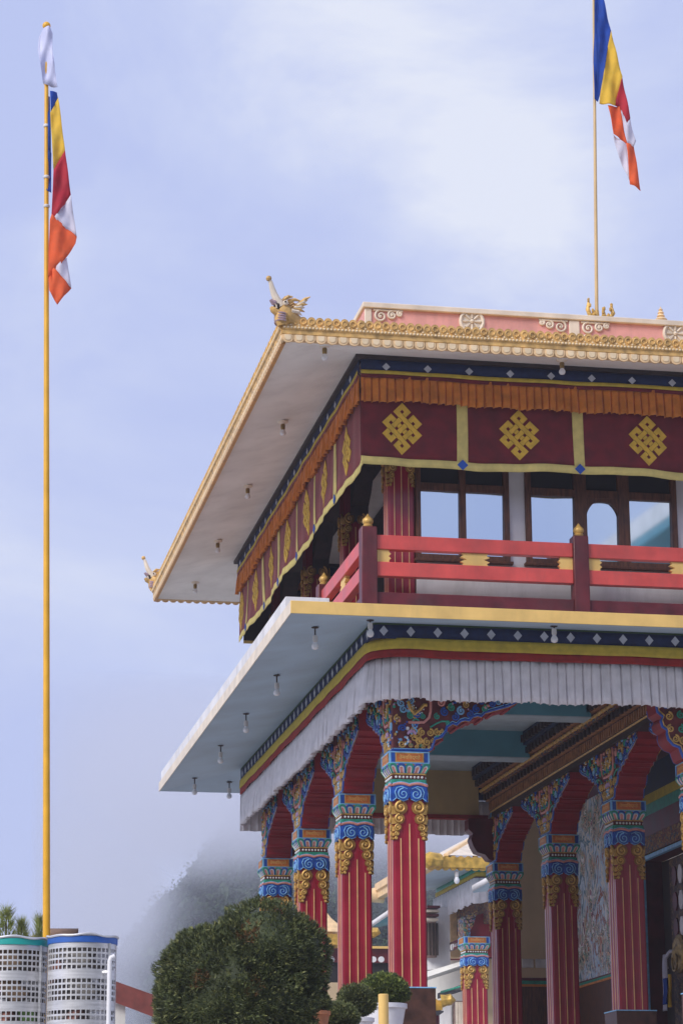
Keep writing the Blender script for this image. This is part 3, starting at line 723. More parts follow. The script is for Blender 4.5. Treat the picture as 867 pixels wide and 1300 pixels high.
# parapet
PYF = -.5; PXL = -.56
part('parapet', M_pink, lambda b: b.box(PXL, XR, PYF, PYF+.3, 12.2, 12.70))
part('parapet', M_pink, lambda b: b.box(PXL, PXL+.3, PYF+.301, 9, 12.2, 12.70))
part('parapet_coping', M_pale, lambda b: (b.box(PXL-.03, XR, PYF-.05, PYF+.33, 12.701, 12.775), b.box(PXL-.03, PXL+.32, PYF+.331, 9, 12.701, 12.775), b.box(PXL-.004, PXL+.09, PYF-.02, PYF, 12.2, 12.70), b.box(2.17, 2.31, PYF-.025, PYF, 12.2, 12.70)), bevel=.01)
def scrolls(x, d):
    mb = MB(); y = PYF-.015
    for dx, z, r in ((.13, 12.60, .085), (.28, 12.62, .06), (.38, 12.645, .04), (.1, 12.44, .06)):
        mb.tube([(u, y, w) for u, w in spiral(x+d*dx, z, r, 1.6, PI/2, d, 22)], [.017*(1-.4*j/22) for j in range(23)], 6)
        mb.ball((x+d*dx, y, z), .018, 8)
    mb.tube([(x+d*.03, y, 12.68), (x+d*.2, y, 12.68), (x+d*.42, y, 12.68)], .014, 6)
    mb.build('scroll_ornament', M_pale, temple)
scrolls(PXL+.08, 1); scrolls(2.18, -1); scrolls(2.30, 1); scrolls(5.0, -1); scrolls(5.1, 1)
def medal(x):
    mb = MB()
    z = 12.60
    for r, t in ((.15, .016), ):
        mb.tube([(x+r*math.cos(a), PYF-.012, z+r*math.sin(a)) for a in [2*PI*i/28 for i in range(29)]], .026, 6)
    mb.prism(circ(x, z, .13, 24), PYF-.012, PYF-.001)
    for k in range(8):
        a = k*PI/4; mb.tube([(x+.04*math.cos(a), PYF-.02, z+.04*math.sin(a)), (x+.12*math.cos(a), PYF-.02, z+.12*math.sin(a))], [.012, .02], 5)
    mb.ball((x, PYF-.02, z), .032, 8)
    mb.build('wheel_medallion', M_pale, temple)
medal(.86); medal(3.62); medal(6.4)
part('roof_finial', M_cream, lambda b: b.lathe([(.05, 0), (.07, .02), (.085, .05), (.06, .075), (.035, .085), (.055, .1), (.04, .12), (.03, .13), (.045, .145), (.03, .165), (.02, .175), (.032, .19), (.012, .21), (.004, .235)], 14, (3.47, PYF+.1, 12.775)))
# corner makara heads
M_mauve = mat('weathered_mauve_paint', (.34, .24, .28), .6, var=.3)
def makara(p, s=1., yaw=0.):
    mb = MB(); mb.M = Matrix.Translation(p) @ Matrix.Rotation(yaw, 4, 'Z') @ Matrix.Scale(s, 4)
    mb.tube([(.30, 0, .02), (.2, 0, .08), (.1, 0, .12), (.02, 0, .19), (-.03, 0, .235)], [.05, .09, .115, .105, .07], 10, 0)      # body and skull
    mb.tube([(.0, 0, .0), (-.01, 0, .06), (0, 0, .14)], [.06, .085, .1], 10, 2)
    for i in range(4): mb.tube([(.06*math.cos(a)-.02, .105*math.sin(a), .035+.03*i-.02*math.cos(a)) for a in [PI*(.45+1.1*j/8) for j in range(9)]], .012, 5, 3)  # throat bands
    mb.tube([(-.02, 0, .25), (-.075, 0, .32), (-.115, 0, .39), (-.145, 0, .47), (-.165, 0, .54), (-.19, 0, .575)], [.065, .05, .042, .034, .026, .02], 8, 1)  # raised trunk
    mb.ball((-.19, 0, .58), .038, 8, 0)
    mb.tube([(.0, 0, .17), (-.07, 0, .155), (-.13, 0, .185), (-.16, 0, .215)], [.06, .05, .042, .02], 8, 0)       # lower jaw
    mb.tube([(-.06, 0, .3), (-.13, 0, .275), (-.165, 0, .31)], [.04, .035, .02], 8, 3)                           # lip
    mb.ball((-.075, 0, .245), .04, 8, 4, sy=1.4)                                                          # open mouth
    for q in (-1, 1):
        mb.ball((-.0, q*.085, .27), .035, 8, 1); mb.ball((-.015, q*.105, .275), .016, 6, 4)
        mb.tube([(-.02, q*.08, .31), (.03, q*.1, .35), (.09, q*.1, .36)], [.02, .025, .008], 6, 0)                # brow
        mb.tube([(.05, q*.07, .3), (.12, q*.1, .33), (.22, q*.1, .325)], [.03, .022, .004], 6, 0)                 # horn
        for i in range(6):
            a = -.5+.28*i; x0, z0 = .1+.02*i, .2+.02*i
            mb.tube([(x0-.02, q*.09, z0-.02), (x0+.06, q*.115, z0+.06*a), (x0+.12+.02*(i % 2), q*.1, z0+.12*a)], [.03, .025, .004], 6, 0 if i % 2 else 1)
        mb.tube([(-.1, q*.04, .2), (-.11, q*.045, .235), (-.13, q*.05, .25)], [.012, .01, .003], 5, 1)
    for i in range(5): mb.tube([(.0+.05*i, 0, .32-.02*i), (.05+.05*i, 0, .38-.03*i), (.1+.05*i, 0, .38-.035*i)], [.025, .02, .003], 6, 0)
    return mb.build('dragon_head', [M_goldeave, M_pale, M_goldeave, M_mauve, M_dark], temple)
makara((-E+.0, -E-.0, 11.9), 1., .35)
makara((-E, EY, 11.9), 1., .0)

# ------------------------------------------------------------------ cloth hangings
def path_front_left(x1, yb, d, rad, step=.02):
    """front run then round the corner, then along the left side, offset d from the column line"""
    pts = []; s = 0
    x = x1
    while x > -d+rad: pts.append((x, -d, 0., -1.)); x -= step
    n = max(3, int(rad*PI/2/step))
    for i in range(n+1):
        a = PI/2*i/n
        pts.append((-d+rad-rad*math.sin(a), -d+rad-rad*math.cos(a), -math.sin(a), -math.cos(a)))
    y = -d+rad
    while y < yb: pts.append((-d, y, -1., 0.)); y += step
    return pts
def strip(mb, pts, zt, zb, off, mi=0, nv=2):
    """cloth strip along pts; zt, zb, off are functions of (arc length, v)"""
    s = [0]
    for p, q in zip(pts, pts[1:]): s.append(s[-1]+math.hypot(q[0]-p[0], q[1]-p[1]))
    vs = []
    for j in range(nv+1):
        v = j/nv
        for (x, y, nx, ny), l in zip(pts, s):
            o = off(l, v); z = zt(l)*(1-v)+zb(l)*v
            vs.append((x+nx*o, y+ny*o, z))
    n = len(pts)
    mb.add(vs, [(j*n+i, j*n+i+1, (j+1)*n+i+1, (j+1)*n+i) for j in range(nv) for i in range(n-1)], mi)
def loz(mb, x, y, z, nx, ny, w, h, off, mi=0):
    tx, ty = -ny, nx; c = Vector((x+nx*off, y+ny*off, z)); t = Vector((tx, ty, 0)); k = Vector((nx, ny, 0))*.004; u = Vector((0, 0, 1))
    q = [c-t*w, c-u*h, c+t*w, c+u*h]
    mb.add([p+k for p in q]+[p-k for p in q], [(0, 1, 2, 3), (7, 6, 5, 4), (0, 4, 5, 1), (1, 5, 6, 2), (2, 6, 7, 3), (3, 7, 4, 0)], mi)
rnd = random.Random(21)
ph = [rnd.uniform(0, 6.28) for _ in range(12)]
def wob(l, a=1.): return a*(math.sin(l*1.9+ph[0])+.6*math.sin(l*4.3+ph[1])+.35*math.sin(l*9.1+ph[2]))
# lower frill round the porch
def pleat(l, pitch):
    k = l/pitch+.12*math.sin(l*2.3)+.15*math.sin(l*5.1)
    t = k % 1.
    return 1-max(0., 1-abs(t-.5)/.16)**1.3+.12*math.sin(t*6.28)
pl = thing('pleated_valance', 'white pleated cloth valance with red, yellow and navy top bands round the porch', 'valance')
P1 = path_front_left(9.5, YB+.5, .5, .12)
PB = [(-.5+.02*i, YB+.5, 0, 1) for i in range(int(4.6/.02))]
nav = MB()
strip(nav, path_front_left(9.5, YB+.5, .5, .12), lambda l: 8.515+.004*math.sin(l*3), lambda l: 8.335, lambda l, v: .0+.004*math.sin(l*7), 0)
nav.build('navy_band', M_navy, pl, solid=.006)
part('green_piping', mat('dark_green_cloth', (.03, .07, .03), .9), lambda b: b.tube([(x+nx*.006, y+ny*.006, 8.322+.2) for x, y, nx, ny in path_front_left(9.5, YB+.5, .5, .12, .1)], .012, 5), pl)
x = -.35
while x < 9.3:
    lz = MB(); loz(lz, x, -.5, 8.43, 0, -1, .055, .065, .01); lz.build('silver_lozenge', M_lozenge, pl, smooth=False); x += .345
y = -.25
while y < YB+.4:
    lz = MB(); loz(lz, -.5, y, 8.43, -1, 0, .055, .065, .01); lz.build('silver_lozenge', M_lozenge, pl, smooth=False); y += .345
P2 = path_front_left(9.5, YB+.5, .505, .45)
b1 = MB(); strip(b1, P2, lambda l: 8.345, lambda l: 8.205+wob(l, .004), lambda l, v: .012+.006*v*math.sin(l*6+1), 0, 3); b1.build('yellow_band', M_clyel, pl, solid=.005)
b2 = MB(); strip(b2, P2, lambda l: 8.21+wob(l, .004), lambda l: 8.10+wob(l, .006), lambda l, v: .006+.01*v*math.sin(l*5+2), 0, 3); b2.build('red_band', M_clred, pl, solid=.005)
def frill_strip(mb, pts, zt, zb, pitch, amp, base=.0, mi=0):
    jig = {}; jo = {}
    def kk(l): return int(l/pitch+.12*math.sin(l*2.3)+.15*math.sin(l*5.1)+.5)
    def lean(l):
        k = kk(l)
        if k not in jo: jo[k] = random.uniform(-.4, .4)*amp
        return jo[k]
    def zbot(l):
        k = int(l/pitch+.12*math.sin(l*2.3)+.15*math.sin(l*5.1))
        if k not in jig: jig[k] = random.uniform(-.012, .012)
        return zb(l)+jig[k]+.008*pleat(l, pitch)
    strip(mb, pts, zt, zbot, lambda l, v: base+(.45+.55*v)*amp*pleat(l, pitch)+v*lean(l)+.010*v*math.sin(l*3.3)+.006*math.sin(l*23+v*4), mi, 5)
P3 = path_front_left(9.5, YB+.5, .46, .55, .008)
fr = MB(); frill_strip(fr, P3, lambda l: 8.115+wob(l, .005), lambda l: 7.565+wob(l, .006), .118, .062); fr.build('white_frill', M_frill, pl, ang=30, solid=.004)
fb = MB(); frill_strip(fb, [(-.5+.011*i, YB+.5, 0, 1) for i in range(int(4.5/.011))], lambda l: 8.1, lambda l: 7.5+wob(l, .004), .128, .05); fb.build('white_frill', M_frill, pl, ang=30, solid=.004)
bb = MB(); strip(bb, [(-.5+.05*i, YB+.49, 0, 1) for i in range(92)], lambda l: 8.5, lambda l: 8.1, lambda l, v: 0, 0); bb.build('navy_band', M_navy, pl, solid=.006)

# upper brocade valance
def knot_mesh():
    mb = MB(); holes = [(0, -3), (-2, -1), (0, -1), (2, -1), (-1, 0), (1, 0), (-2, 1), (0, 1), (2, 1), (0, 3)]
    edges = set()
    for x, y in holes:
        p, q = x+y, x-y
        for d in (-1, 1):
            edges.add((p+d, q, 1)); edges.add((p, q+d, 0))      # 1: runs along q ; 0: runs along p
    nodes = {}
    for p, q, k in edges:
        for s in (-1, 1):
            n = (p, q+s) if k else (p+s, q)
            nodes.setdefault(n, []).append((k, s))
    w = .60; U = .0725
    def T(p, q, dep): return ((p+q)/2*U, -dep, -(p-q)/2*U*1.02)
    def quad(p0, p1, q0, q1, d0, d1, mi):
        v = [T(p0, q0, d1), T(p1, q0, d1), T(p1, q1, d1), T(p0, q1, d1)]+[T(p0, q0, d0), T(p1, q0, d0), T(p1, q1, d0), T(p0, q1, d0)]
        mb.add(v, [(0, 1, 2, 3), (0, 4, 5, 1), (1, 5, 6, 2), (2, 6, 7, 3), (3, 7, 4, 0)], mi)
    for (p, q) in nodes: quad(p-w, p+w, q-w, q+w, -.004, .006, 0)
    for p, q, k in edges:
        if k: quad(p-w, p+w, q-1+w, q+1-w, -.004, .006, 0)
        else: quad(p-1+w, p+1-w, q-w, q+w, -.004, .006, 0)
    t = .07
    for (p, q), l in nodes.items():
        if len(l) >= 3:
            over = ((p+q)//2+p//2) % 2
            for s in (-1, 1):
                if over: quad(p-w, p+w, q+s*w-t, q+s*w+t, .004, .0075, 1)
                else: quad(p+s*w-t, p+s*w+t, q-w, q+w, .004, .0075, 1)
    return mb
KN = knot_mesh()
def valance(label, pts_fn, length, knots, bars, fold=1., zoff=0., front=True):
    """pts_fn(l) -> (x,y,nx,ny) along the hanging"""
    t = thing('brocade_valance', label, 'valance', group='maroon knot valances under the roof')
    N = int(length/.02)
    pts = [pts_fn(length*i/N) for i in range(N+1)]
    sag = lambda l: wob(l+zoff, .008)
    def off(l, v): return .05*fold*v*v*math.sin(l*1.7+ph[3]+zoff)+.018*fold*v*math.sin(l*5.3+ph[4])+.006*math.sin(l*13+v*3)
    mp = MB(); strip(mp, pts, lambda l: 11.5, lambda l: 10.655+sag(l), off, 0, 8); mp.build('brocade_panel', M_clmar, t, solid=.004)
    hm = MB(); strip(hm, pts, lambda l: 10.662+sag(l), lambda l: 10.556+sag(l)*1.2, lambda l, v: off(l, 1.)+.006, 0, 2); hm.build('hem_band', M_hem, t, solid=.004)
    def on(l, z, extra):
        x, y, nx, ny = pts_fn(l); v = (11.5-z)/(11.5-10.655); o = off(l, v)+extra
        return Vector((x+nx*o, y+ny*o, z)), (nx, ny)
    for l in bars:
        br = MB(); w = .072
        pt = [pts_fn(l-w+2*w*i/6) for i in range(7)]
        vs = []
        for j in range(9):
            z = 11.5-(11.5-10.655-sag(l))*j/8
            for i in range(7): vs.append(on(l-w+2*w*i/6, z, .007)[0])
        br.add(vs, [(j*7+i, j*7+i+1, j*7+i+8, j*7+i+7) for j in range(8) for i in range(6)]); br.build('divider_band', M_hem, t, solid=.003)
        p, (nx, ny) = on(l, 10.62+sag(l), .015)
        lo = MB(); loz(lo, p.x, p.y, p.z, nx, ny, .07, .07, 0); lo.build('blue_lozenge', M_bluecl, t, smooth=False)
    for l in knots:
        kb = MB()
        vs = []
        for v in KN.v:
            x, y, nx, ny = pts_fn(l+ v.x); z = 11.05+v.z+sag(l)*.5
            o = off(l+v.x, (11.5-z)/.845)+.006-v.y
            vs.append((x+nx*o, y+ny*o, z))
        kb.v = [Vector(p) for p in vs]; kb.f = list(KN.f); kb.mi = list(KN.mi)
        kb.build('endless_knot', [M_knot, M_knotd], t, smooth=False)
    oc = MB(); N2 = int(length/.011); p2 = [pts_fn(length*i/N2) for i in range(N2+1)]
    frill_strip(oc, p2, lambda l: 11.735+wob(l, .004), lambda l: 11.375+wob(l, .008), .105, .055, .02); oc.build('orange_frill', M_orange, t, ang=30, solid=.004)
    nb = MB(); strip(nb, pts, lambda l: 11.965, lambda l: 11.79, lambda l, v: .045+.004*math.sin(l*7), 0, 2); nb.build('navy_band', M_navy, t, solid=.005)
    yb = MB(); strip(yb, pts, lambda l: 11.80+wob(l, .003), lambda l: 11.75+wob(l, .005), lambda l, v: .06+.006*math.sin(l*6), 0, 2); yb.build('yellow_band', M_clyel, t, solid=.005)
    rb = MB(); strip(rb, pts, lambda l: 11.755+wob(l, .005), lambda l: 11.70+wob(l, .006), lambda l, v: .056+.006*math.sin(l*6), 0, 2); rb.build('dark_red_band', M_clmar, t, solid=.005)
    l = .33
    while l < length: x, y, nx, ny = pts_fn(l); lo = MB(); loz(lo, x, y, 11.855, nx, ny, .052, .052, .056); l += .545; lo.build('silver_lozenge', M_lozenge, t, smooth=False)
    ln = MB(); strip(ln, pts, lambda l: 11.5, lambda l: 10.60+sag(l), lambda l, v: off(l, v)-.02, 0, 4); ln.build('dark_lining', M_lining, t, solid=.003)
    return t
VY = .62; VX = -.62; YU = 10.05
valance('maroon cloth valance with gold endless knots hanging along the front over the balcony', lambda l: (VX-.03+l, -VY, 0, -1), 9.2, [x-VX+.03 for x in (-.107, 1.427, 3.148, 4.7, 6.3, 7.9)], [x-VX+.03 for x in (.679, 2.21, 3.98, 5.5, 7.1)])
valance('maroon cloth valance with gold endless knots hanging down the receding left side', lambda l: (VX, YU-l, -1, 0), YU+.62, [YU-y for y in (.471, 2.033, 3.546, 5.156, 6.756, 8.315, 9.837)], [YU-y for y in (1.263, 2.837, 4.351, 5.995, 7.545, 9.13)], .6, 3.3)
vb = valance('maroon valance closing the far end of the upper veranda, dark lining side showing', lambda l: (VX+4-l, YU+.02, 0, 1), 3.95, [.9, 2.4], [1.6, 3.2], 1.2, 7.7)

# ------------------------------------------------------------------ bulbs under the soffits
def bulb(p, drop, big, label):
    t = thing('light_bulb', label, 'light bulb', p, 'bare bulbs under the eaves')
    if big:
        part('ceiling_rose', M_dark, lambda b: b.lathe([(.05, 0), (.04, -.008), (.010, -.012), (.009, -drop)], 12), t)
        part('socket', M_plast, lambda b: b.lathe([(.012, -drop), (.030, -drop-.005), (.033, -drop-.06), (.026, -drop-.085)], 12), t)
        part('bulb', M_bulb, lambda b: b.lathe([(.022, -drop-.083), (.026, -drop-.095), (.043, -drop-.125), (.046, -drop-.145), (.037, -drop-.17), (.015, -drop-.182), (.001, -drop-.184)], 14), t)
    else:
        part('ceiling_rose', M_pale, lambda b: b.lathe([(.075, 0), (.07, -.015), (.03, -.03), (.026, -.04)], 12), t)
        part('socket', M_brass, lambda b: b.lathe([(.026, -.04), (.032, -.05), (.03, -.1), (.024, -.12)], 12), t)
        part('bulb', M_bulb, lambda b: b.lathe([(.022, -.118), (.04, -.15), (.043, -.17), (.03, -.195), (.001, -.205)], 14), t)
names = ['nearest the yellow corner', 'second from the front corner', 'midway along the side', 'fourth from the front corner', 'farthest back along the outer side']
for (y, n) in zip((-.68, 2.28, 5.08, 7.75, 10.9), names): bulb((-1.25, y, 8.40), .1, True, 'bare bulb under the blue lower soffit, '+n)
bulb((-.60, 11.35, 8.42), .1, True, 'bare bulb under the blue lower soffit beside the far end of the navy band')
bulb((-.63, -1.05, 8.43), .03, True, 'bare bulb in front of the corner of the navy lozenge band')
bulb((1.67, -1.15, 8.42), .03, True, 'bare bulb under the yellow fascia right of the corner')
names = ['nearest the dragon head at the front corner', 'second from the front', 'third from the front', 'fourth from the front', 'next to the far scalloped edge']
for (y, n) in zip((-1.346, 1.865, 5.108, 8.367, 11.2), names): bulb((-1.24, y, 11.863), 0, False, 'small brass-socket bulb under the grey upper soffit, '+n)
bulb((1.80, -1.407, 11.83), 0, False, 'small bulb under the grey upper soffit above the front knot valance')

# ------------------------------------------------------------------ flags
M_fb = mat('flag_blue', (.015, .09, .50), .75, var=.12); M_fy = mat('flag_yellow', (.92, .64, .07), .75, var=.08); M_fr = mat('flag_red', (.60, .03, .055), .75, var=.1)
M_fw = mat('flag_white', (.80, .78, .88), .75, var=.05); M_fo = mat('flag_orange', (.92, .17, .045), .75, var=.1)
for m_ in (M_fb, M_fy, M_fr, M_fw, M_fo):     # thin cloth lets some light through
    nt_ = m_.node_tree; b = nt_.nodes['Principled BSDF']; tr_ = nt_.nodes.new('ShaderNodeBsdfTranslucent'); ms_ = nt_.nodes.new('ShaderNodeMixShader'); ms_.inputs[0].default_value = .35
    src = b.inputs['Base Color'].links[0].from_socket; nt_.links.new(src, tr_.inputs['Color'])
    nt_.links.new(b.outputs[0], ms_.inputs[1]); nt_.links.new(tr_.outputs[0], ms_.inputs[2]); nt_.links.new(ms_.outputs[0], [n for n in nt_.nodes if n.type == 'OUTPUT_MATERIAL'][0].inputs['Surface'])
FM = [M_fb, M_fy, M_fr, M_fw, M_fo]
def cloth_poly(mb, pix, mi, plane_y, dep, seed, amp=.03):
    """one fold of a hanging flag: outline in photo pixels, set in a vertical plane with its own depth and ripples"""
    pts = [at(x, y, 'Y', plane_y) for x, y in pix]
    bm = bmesh.new(); vs = [bm.verts.new(p) for p in pts]; bm.faces.new(vs)
    bmesh.ops.triangulate(bm, faces=bm.faces)
    for _ in range(3): bmesh.ops.subdivide_edges(bm, edges=bm.edges, cuts=1, use_grid_fill=True)
    bmesh.ops.triangulate(bm, faces=bm.faces)
    bm.verts.ensure_lookup_table()
    for v in bm.verts:
        v.co.y += dep+amp*math.sin(v.co.x*23+v.co.z*5+seed)+amp*.6*math.sin(v.co.x*41-v.co.z*7+seed*2)
    mb.add([v.co.copy() for v in bm.verts], [tuple(v.index for v in f.verts) for f in bm.faces], mi); bm.free()
def P(o, k, pts): return [(o[0]+x/k, o[1]+y/k) for x, y in pts]
FY = .6
pt_, pb_ = at(59.5, 37, 'Y', FY), at(59.5, 1200, 'Y', FY)
dirp = (pt_-pb_).normalized()
fp = thing('flagpole', 'tall yellow flagpole standing free at left with gold ball on top', 'flagpole', (pb_.x, pb_.y, 2.3))
base = pb_+dirp*((2.3-pb_.z)/dirp.z)
mb = MB(); mb.tube([base-base, pb_-base, (pb_+pt_)/2-base, pt_-base], [.05, .046, .038, .026], 14); 
fp.location = base
mb.build('pole', M_pole, fp)
part('ball_finial', M_pole, lambda b: (b.ball(pt_-base+Vector((0, 0, .05)), .056, 14), b.lathe([(.03, -.05), (.04, -.04), (.04, 0), (.02, .01)], 12, pt_-base)), fp)
for zz in (105, 160, 225, 262):
    q = at(59.5, zz, 'Y', FY)-base; part('cleat_band', M_plast, lambda b: b.lathe([(.038, -.02), (.043, -.012), (.043, .012), (.038, .02)], 12, q), fp)
o1, k1 = (20, 20), 3.42
mb = MB()
for pix, mi, dep, sd in (([(148, 340), (178, 342), (184, 370), (151, 432)], 0, -.09, 1), ([(142, 585), (156, 600), (155, 772), (133, 760)], 0, -.03, 2), ([(140, 350), (150, 350), (154, 600), (141, 600)], 0, -.02, 3),
                         ([(184, 368), (213, 598), (163, 682), (150, 430)], 1, -.09, 4), ([(213, 597), (239, 792), (165, 892), (155, 875), (163, 680)], 2, -.09, 5),
                         ([(238, 792), (264, 972), (164, 890)], 3, -.085, 6), ([(164, 888), (264, 972), (258, 1000), (222, 1058), (140, 1152), (147, 900), (155, 876)], 4, -.1, 7),
                         ([(221, 1056), (241, 1192), (163, 1108)], 3, -.08, 8), ([(163, 1106), (241, 1192), (180, 1264), (145, 1202), (143, 1140)], 4, -.1, 9)):
    cloth_poly(mb, P(o1, k1, pix), mi, FY, dep, sd, .022)
fl = mb.build('buddhist_flag', FM, None, ang=60, solid=.006, fix=False); fl.name = 'striped_flag'
tag(fl, 'blue, yellow, red, white and orange striped flag hanging limp from the free-standing yellow pole', 'flag', 'striped flags')
mb = MB(); cloth_poly(mb, P(o1, k1, [(122, 62), (145, 58), (160, 85), (158, 200), (180, 322), (120, 300), (112, 210), (97, 150), (103, 95)]), 0, FY, -.06, 3, .03)
M_khata = mat('sheer_white_silk', (.56, .58, .80), .5, var=.05)
tag(mb.build('ceremonial_scarf', M_khata, None, ang=60, solid=.005, fix=False), 'thin white silk scarf tied below the gold ball of the left pole', 'scarf')
# flag on the roof
RYP = -.2
q0, q1 = at(757, 398, 'Y', RYP), at(752.5, -60, 'Y', RYP)
rp = thing('flagpole', 'slim pale gold flagpole rising from the pink roof parapet', 'flagpole', (q0.x, q0.y, 12.776))
b0 = Vector((q0.x, q0.y, 12.776))
part('pole', M_pole2, lambda b: b.tube([Vector((0, 0, 0)), q0-b0, (q0+q1)/2-b0, q1-b0], [.026, .025, .021, .016], 12), rp)
def f(b):
    for s, h, l in ((-1, .36, .13), (1, .24, .09), (1, .30, .22), (-1, .2, .06), (1, .14, .16)):
        b.tube([(s*.02, 0, .0), (s*l*.7, -.03, h*.25), (s*l, -.03, h*.55), (s*l*.85, -.03, h)], [.03, .032, .03, .01], 7)
        for i in range(4): b.ball((s*(l*.8+.02*(i % 2)), -.05, h*(.3+.2*i)), .020, 6, sz=1.7)
    b.lathe([(.09, 0), (.1, .03), (.06, .06), (.035, .12), (.03, .2)], 12)
part('leaf_socket', M_gold, f, rp)
o2, k2 = (700, 0), 3.095
mb = MB()
for pix, mi, dep, sd in (([(168, -190), (188, -60), (196, 0), (226, 132), (203, 262), (186, 376), (176, 408), (162, 396), (160, 250), (164, 60)], 0, -.06, 1), ([(226, 130), (270, 312), (244, 422), (184, 412), (186, 374), (203, 260)], 1, -.06, 2),
                         ([(269, 310), (303, 472), (291, 492), (264, 426), (243, 421)], 2, -.055, 3), ([(216, 420), (262, 424), (293, 572), (238, 532)], 4, -.05, 4), ([(289, 492), (303, 472), (326, 560), (316, 584), (292, 572), (268, 440)], 3, -.045, 5),
                         ([(238, 530), (288, 572), (303, 712), (262, 622)], 3, -.04, 6), ([(285, 570), (319, 578), (336, 737), (343, 757), (303, 730)], 4, -.06, 7)):
    cloth_poly(mb, P(o2, k2, pix), mi, RYP, dep, sd, .022)
fl = mb.build('striped_flag', FM, None, ang=60, solid=.006, fix=False)
tag(fl, 'mostly blue and yellow striped flag with torn orange tail flying above the roof', 'flag', 'striped flags')

# scarf on the temple door
mb = MB()
yy = DY1-.66
for x0, w, z0, z1, mi, sd in ((XW+.06, .055, 5.22, 4.36, 0, 1), (XW+.03, .06, 4.85, 4.45, 1, 2), (XW+.07, .035, 4.9, 4.40, 2, 3)):
    mb.grid(lambda u, v: (x0+.02*math.sin(u*9+v*3+sd)-.02*v, yy-.09*(mi)+(u-.5)*2*w*(1+v)+.02*math.sin(v*6+sd), z0+(z1-z0)*v), 10, 14, mi)
mb.tube([(XW+.08, yy, 5.0+.0), (XW+.06, yy+.02, 5.15), (XW+.12, yy-.1, 5.26), (XW+.16, yy-.2, 5.24)], .03, 8, 0)
tag(mb.build('ceremonial_scarf', [M_fw, M_fb, M_fy], None, ang=60, solid=.006, fix=False), 'white and blue silk scarves knotted on the dark temple door', 'scarf')

# ------------------------------------------------------------------ terrain
def gnd(b):
    n = 40
    b.grid(lambda u, v: (-300+u*700, -250+v*700, -.0), n, n)
kind(part('ground', M_conc, gnd), 'structure').parent = None
kind(part('terrace', M_conc, lambda b: (b.box(-80, 90, -18.5, 120, .004, 2.29))), 'structure').parent = None
kind(part('terrace_steps', M_step, lambda b: (b.box(-8, 30, -6.6, -1.25, 2.294, 2.7), b.box(-8, 30, -4.8, -1.25, 2.701, 3.05), b.box(-8, 30, -3.9, -1.25, 3.051, 3.22))), 'structure').parent = None

# ------------------------------------------------------------------ foliage helper
def needles(blobs, count, blade, width, seed, inner=.72, tone=3, droop=.0, up=.35, ragged=.12):
    """tufts of thin blades over a set of ellipsoids (centre, radii); material index varies by tuft"""
    rnd = random.Random(seed); vs = []; fs = []; mi = []
    areas = [(b[1][0]*b[1][1]+b[1][1]*b[1][2]+b[1][0]*b[1][2]) for b in blobs]; tot = sum(areas)
    for b, a in zip(blobs, areas):
        c, r = Vector(b[0]), b[1]
        for _ in range(int(count*a/tot)):
            d = Vector((rnd.gauss(0, 1), rnd.gauss(0, 1), rnd.gauss(0, 1))).normalized()
            k = inner+(1-inner)*rnd.random()**.5
            bumpy = 1+ragged*(math.sin(d.x*7+seed)*math.sin(d.y*6+1)*math.sin(d.z*8+2)+.6*math.sin(d.x*17+3)*math.sin(d.z*15+seed))
            p = c+Vector((d.x*r[0], d.y*r[1], d.z*r[2]))*k*bumpy
            nrm = Vector((d.x/r[0], d.y/r[1], d.z/r[2])).normalized()
            t = rnd.random(); q = 0 if t < .45 else (1 if t < .86 else 2)
            if tone > 3 and math.sin(p.x*9+1.3)*math.sin(p.z*8+.4)*math.sin(p.x*5-p.z*6) > .62 and rnd.random() < .45: q = 3
            for _ in range(5):
                a = (nrm+Vector((rnd.gauss(0, .55), rnd.gauss(0, .55), rnd.gauss(0, .45)+up))).normalized()
                s = a.cross(Vector((rnd.gauss(0, 1), rnd.gauss(0, 1), rnd.gauss(0, 1)))).normalized()*width*rnd.uniform(.7, 1.3)
                l = blade*rnd.uniform(.6, 1.35); o = len(vs)
                vs += [p-s*.6, p+s*.6, p+a*l*.6+s, p+a*l, p+a*l*.6-s]
                fs.append((o, o+1, o+2, o+3, o+4)); mi.append(q)
    mb = MB(); mb.v = vs; mb.f = fs; mb.mi = mi
    return mb
def fol(name, c, rough=.6):
    return mat(name, c, rough, var=.3, scale=5)
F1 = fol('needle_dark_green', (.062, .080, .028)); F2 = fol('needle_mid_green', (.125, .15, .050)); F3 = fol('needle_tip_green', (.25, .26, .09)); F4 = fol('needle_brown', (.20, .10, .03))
G1 = fol('juniper_dark', (.062, .092, .024)); G2 = fol('juniper_mid', (.15, .20, .040)); G3 = fol('juniper_tip', (.30, .34, .08))
# large clipped shrub at left of the steps
def px_blob(x, y, dist, rx, ry, rz=None):
    p = deep(x, y, dist); s = dist/FPX
    return (p, (rx*s, (rz or rx)*s, ry*s))
SD = 20.
bl = [px_blob(300, 1262, SD, 104, 92), px_blob(335, 1212, SD, 70, 70), px_blob(262, 1232, SD-.1, 55, 55), px_blob(378, 1215, SD, 42, 48), px_blob(385, 1250, SD+.2, 30, 30), px_blob(238, 1275, SD-.05, 42, 48), px_blob(320, 1275, SD-.15, 74, 66), px_blob(345, 1325, SD-.1, 62, 60), px_blob(265, 1325, SD-.1, 62, 60)]
sh = thing('clipped_shrub', 'large rounded dark green conifer shrub with browned tips', 'shrub', (bl[0][0].x, bl[0][0].y, 2.3))
s0 = Vector(sh.location)
needles([(b[0]-s0, b[1]) for b in bl], 36000, .036, .0032, 5, inner=.80, tone=4, up=.25, ragged=.07).build('foliage', [F1, F2, F3, F4], sh, smooth=False, fix=False)
mb = MB()
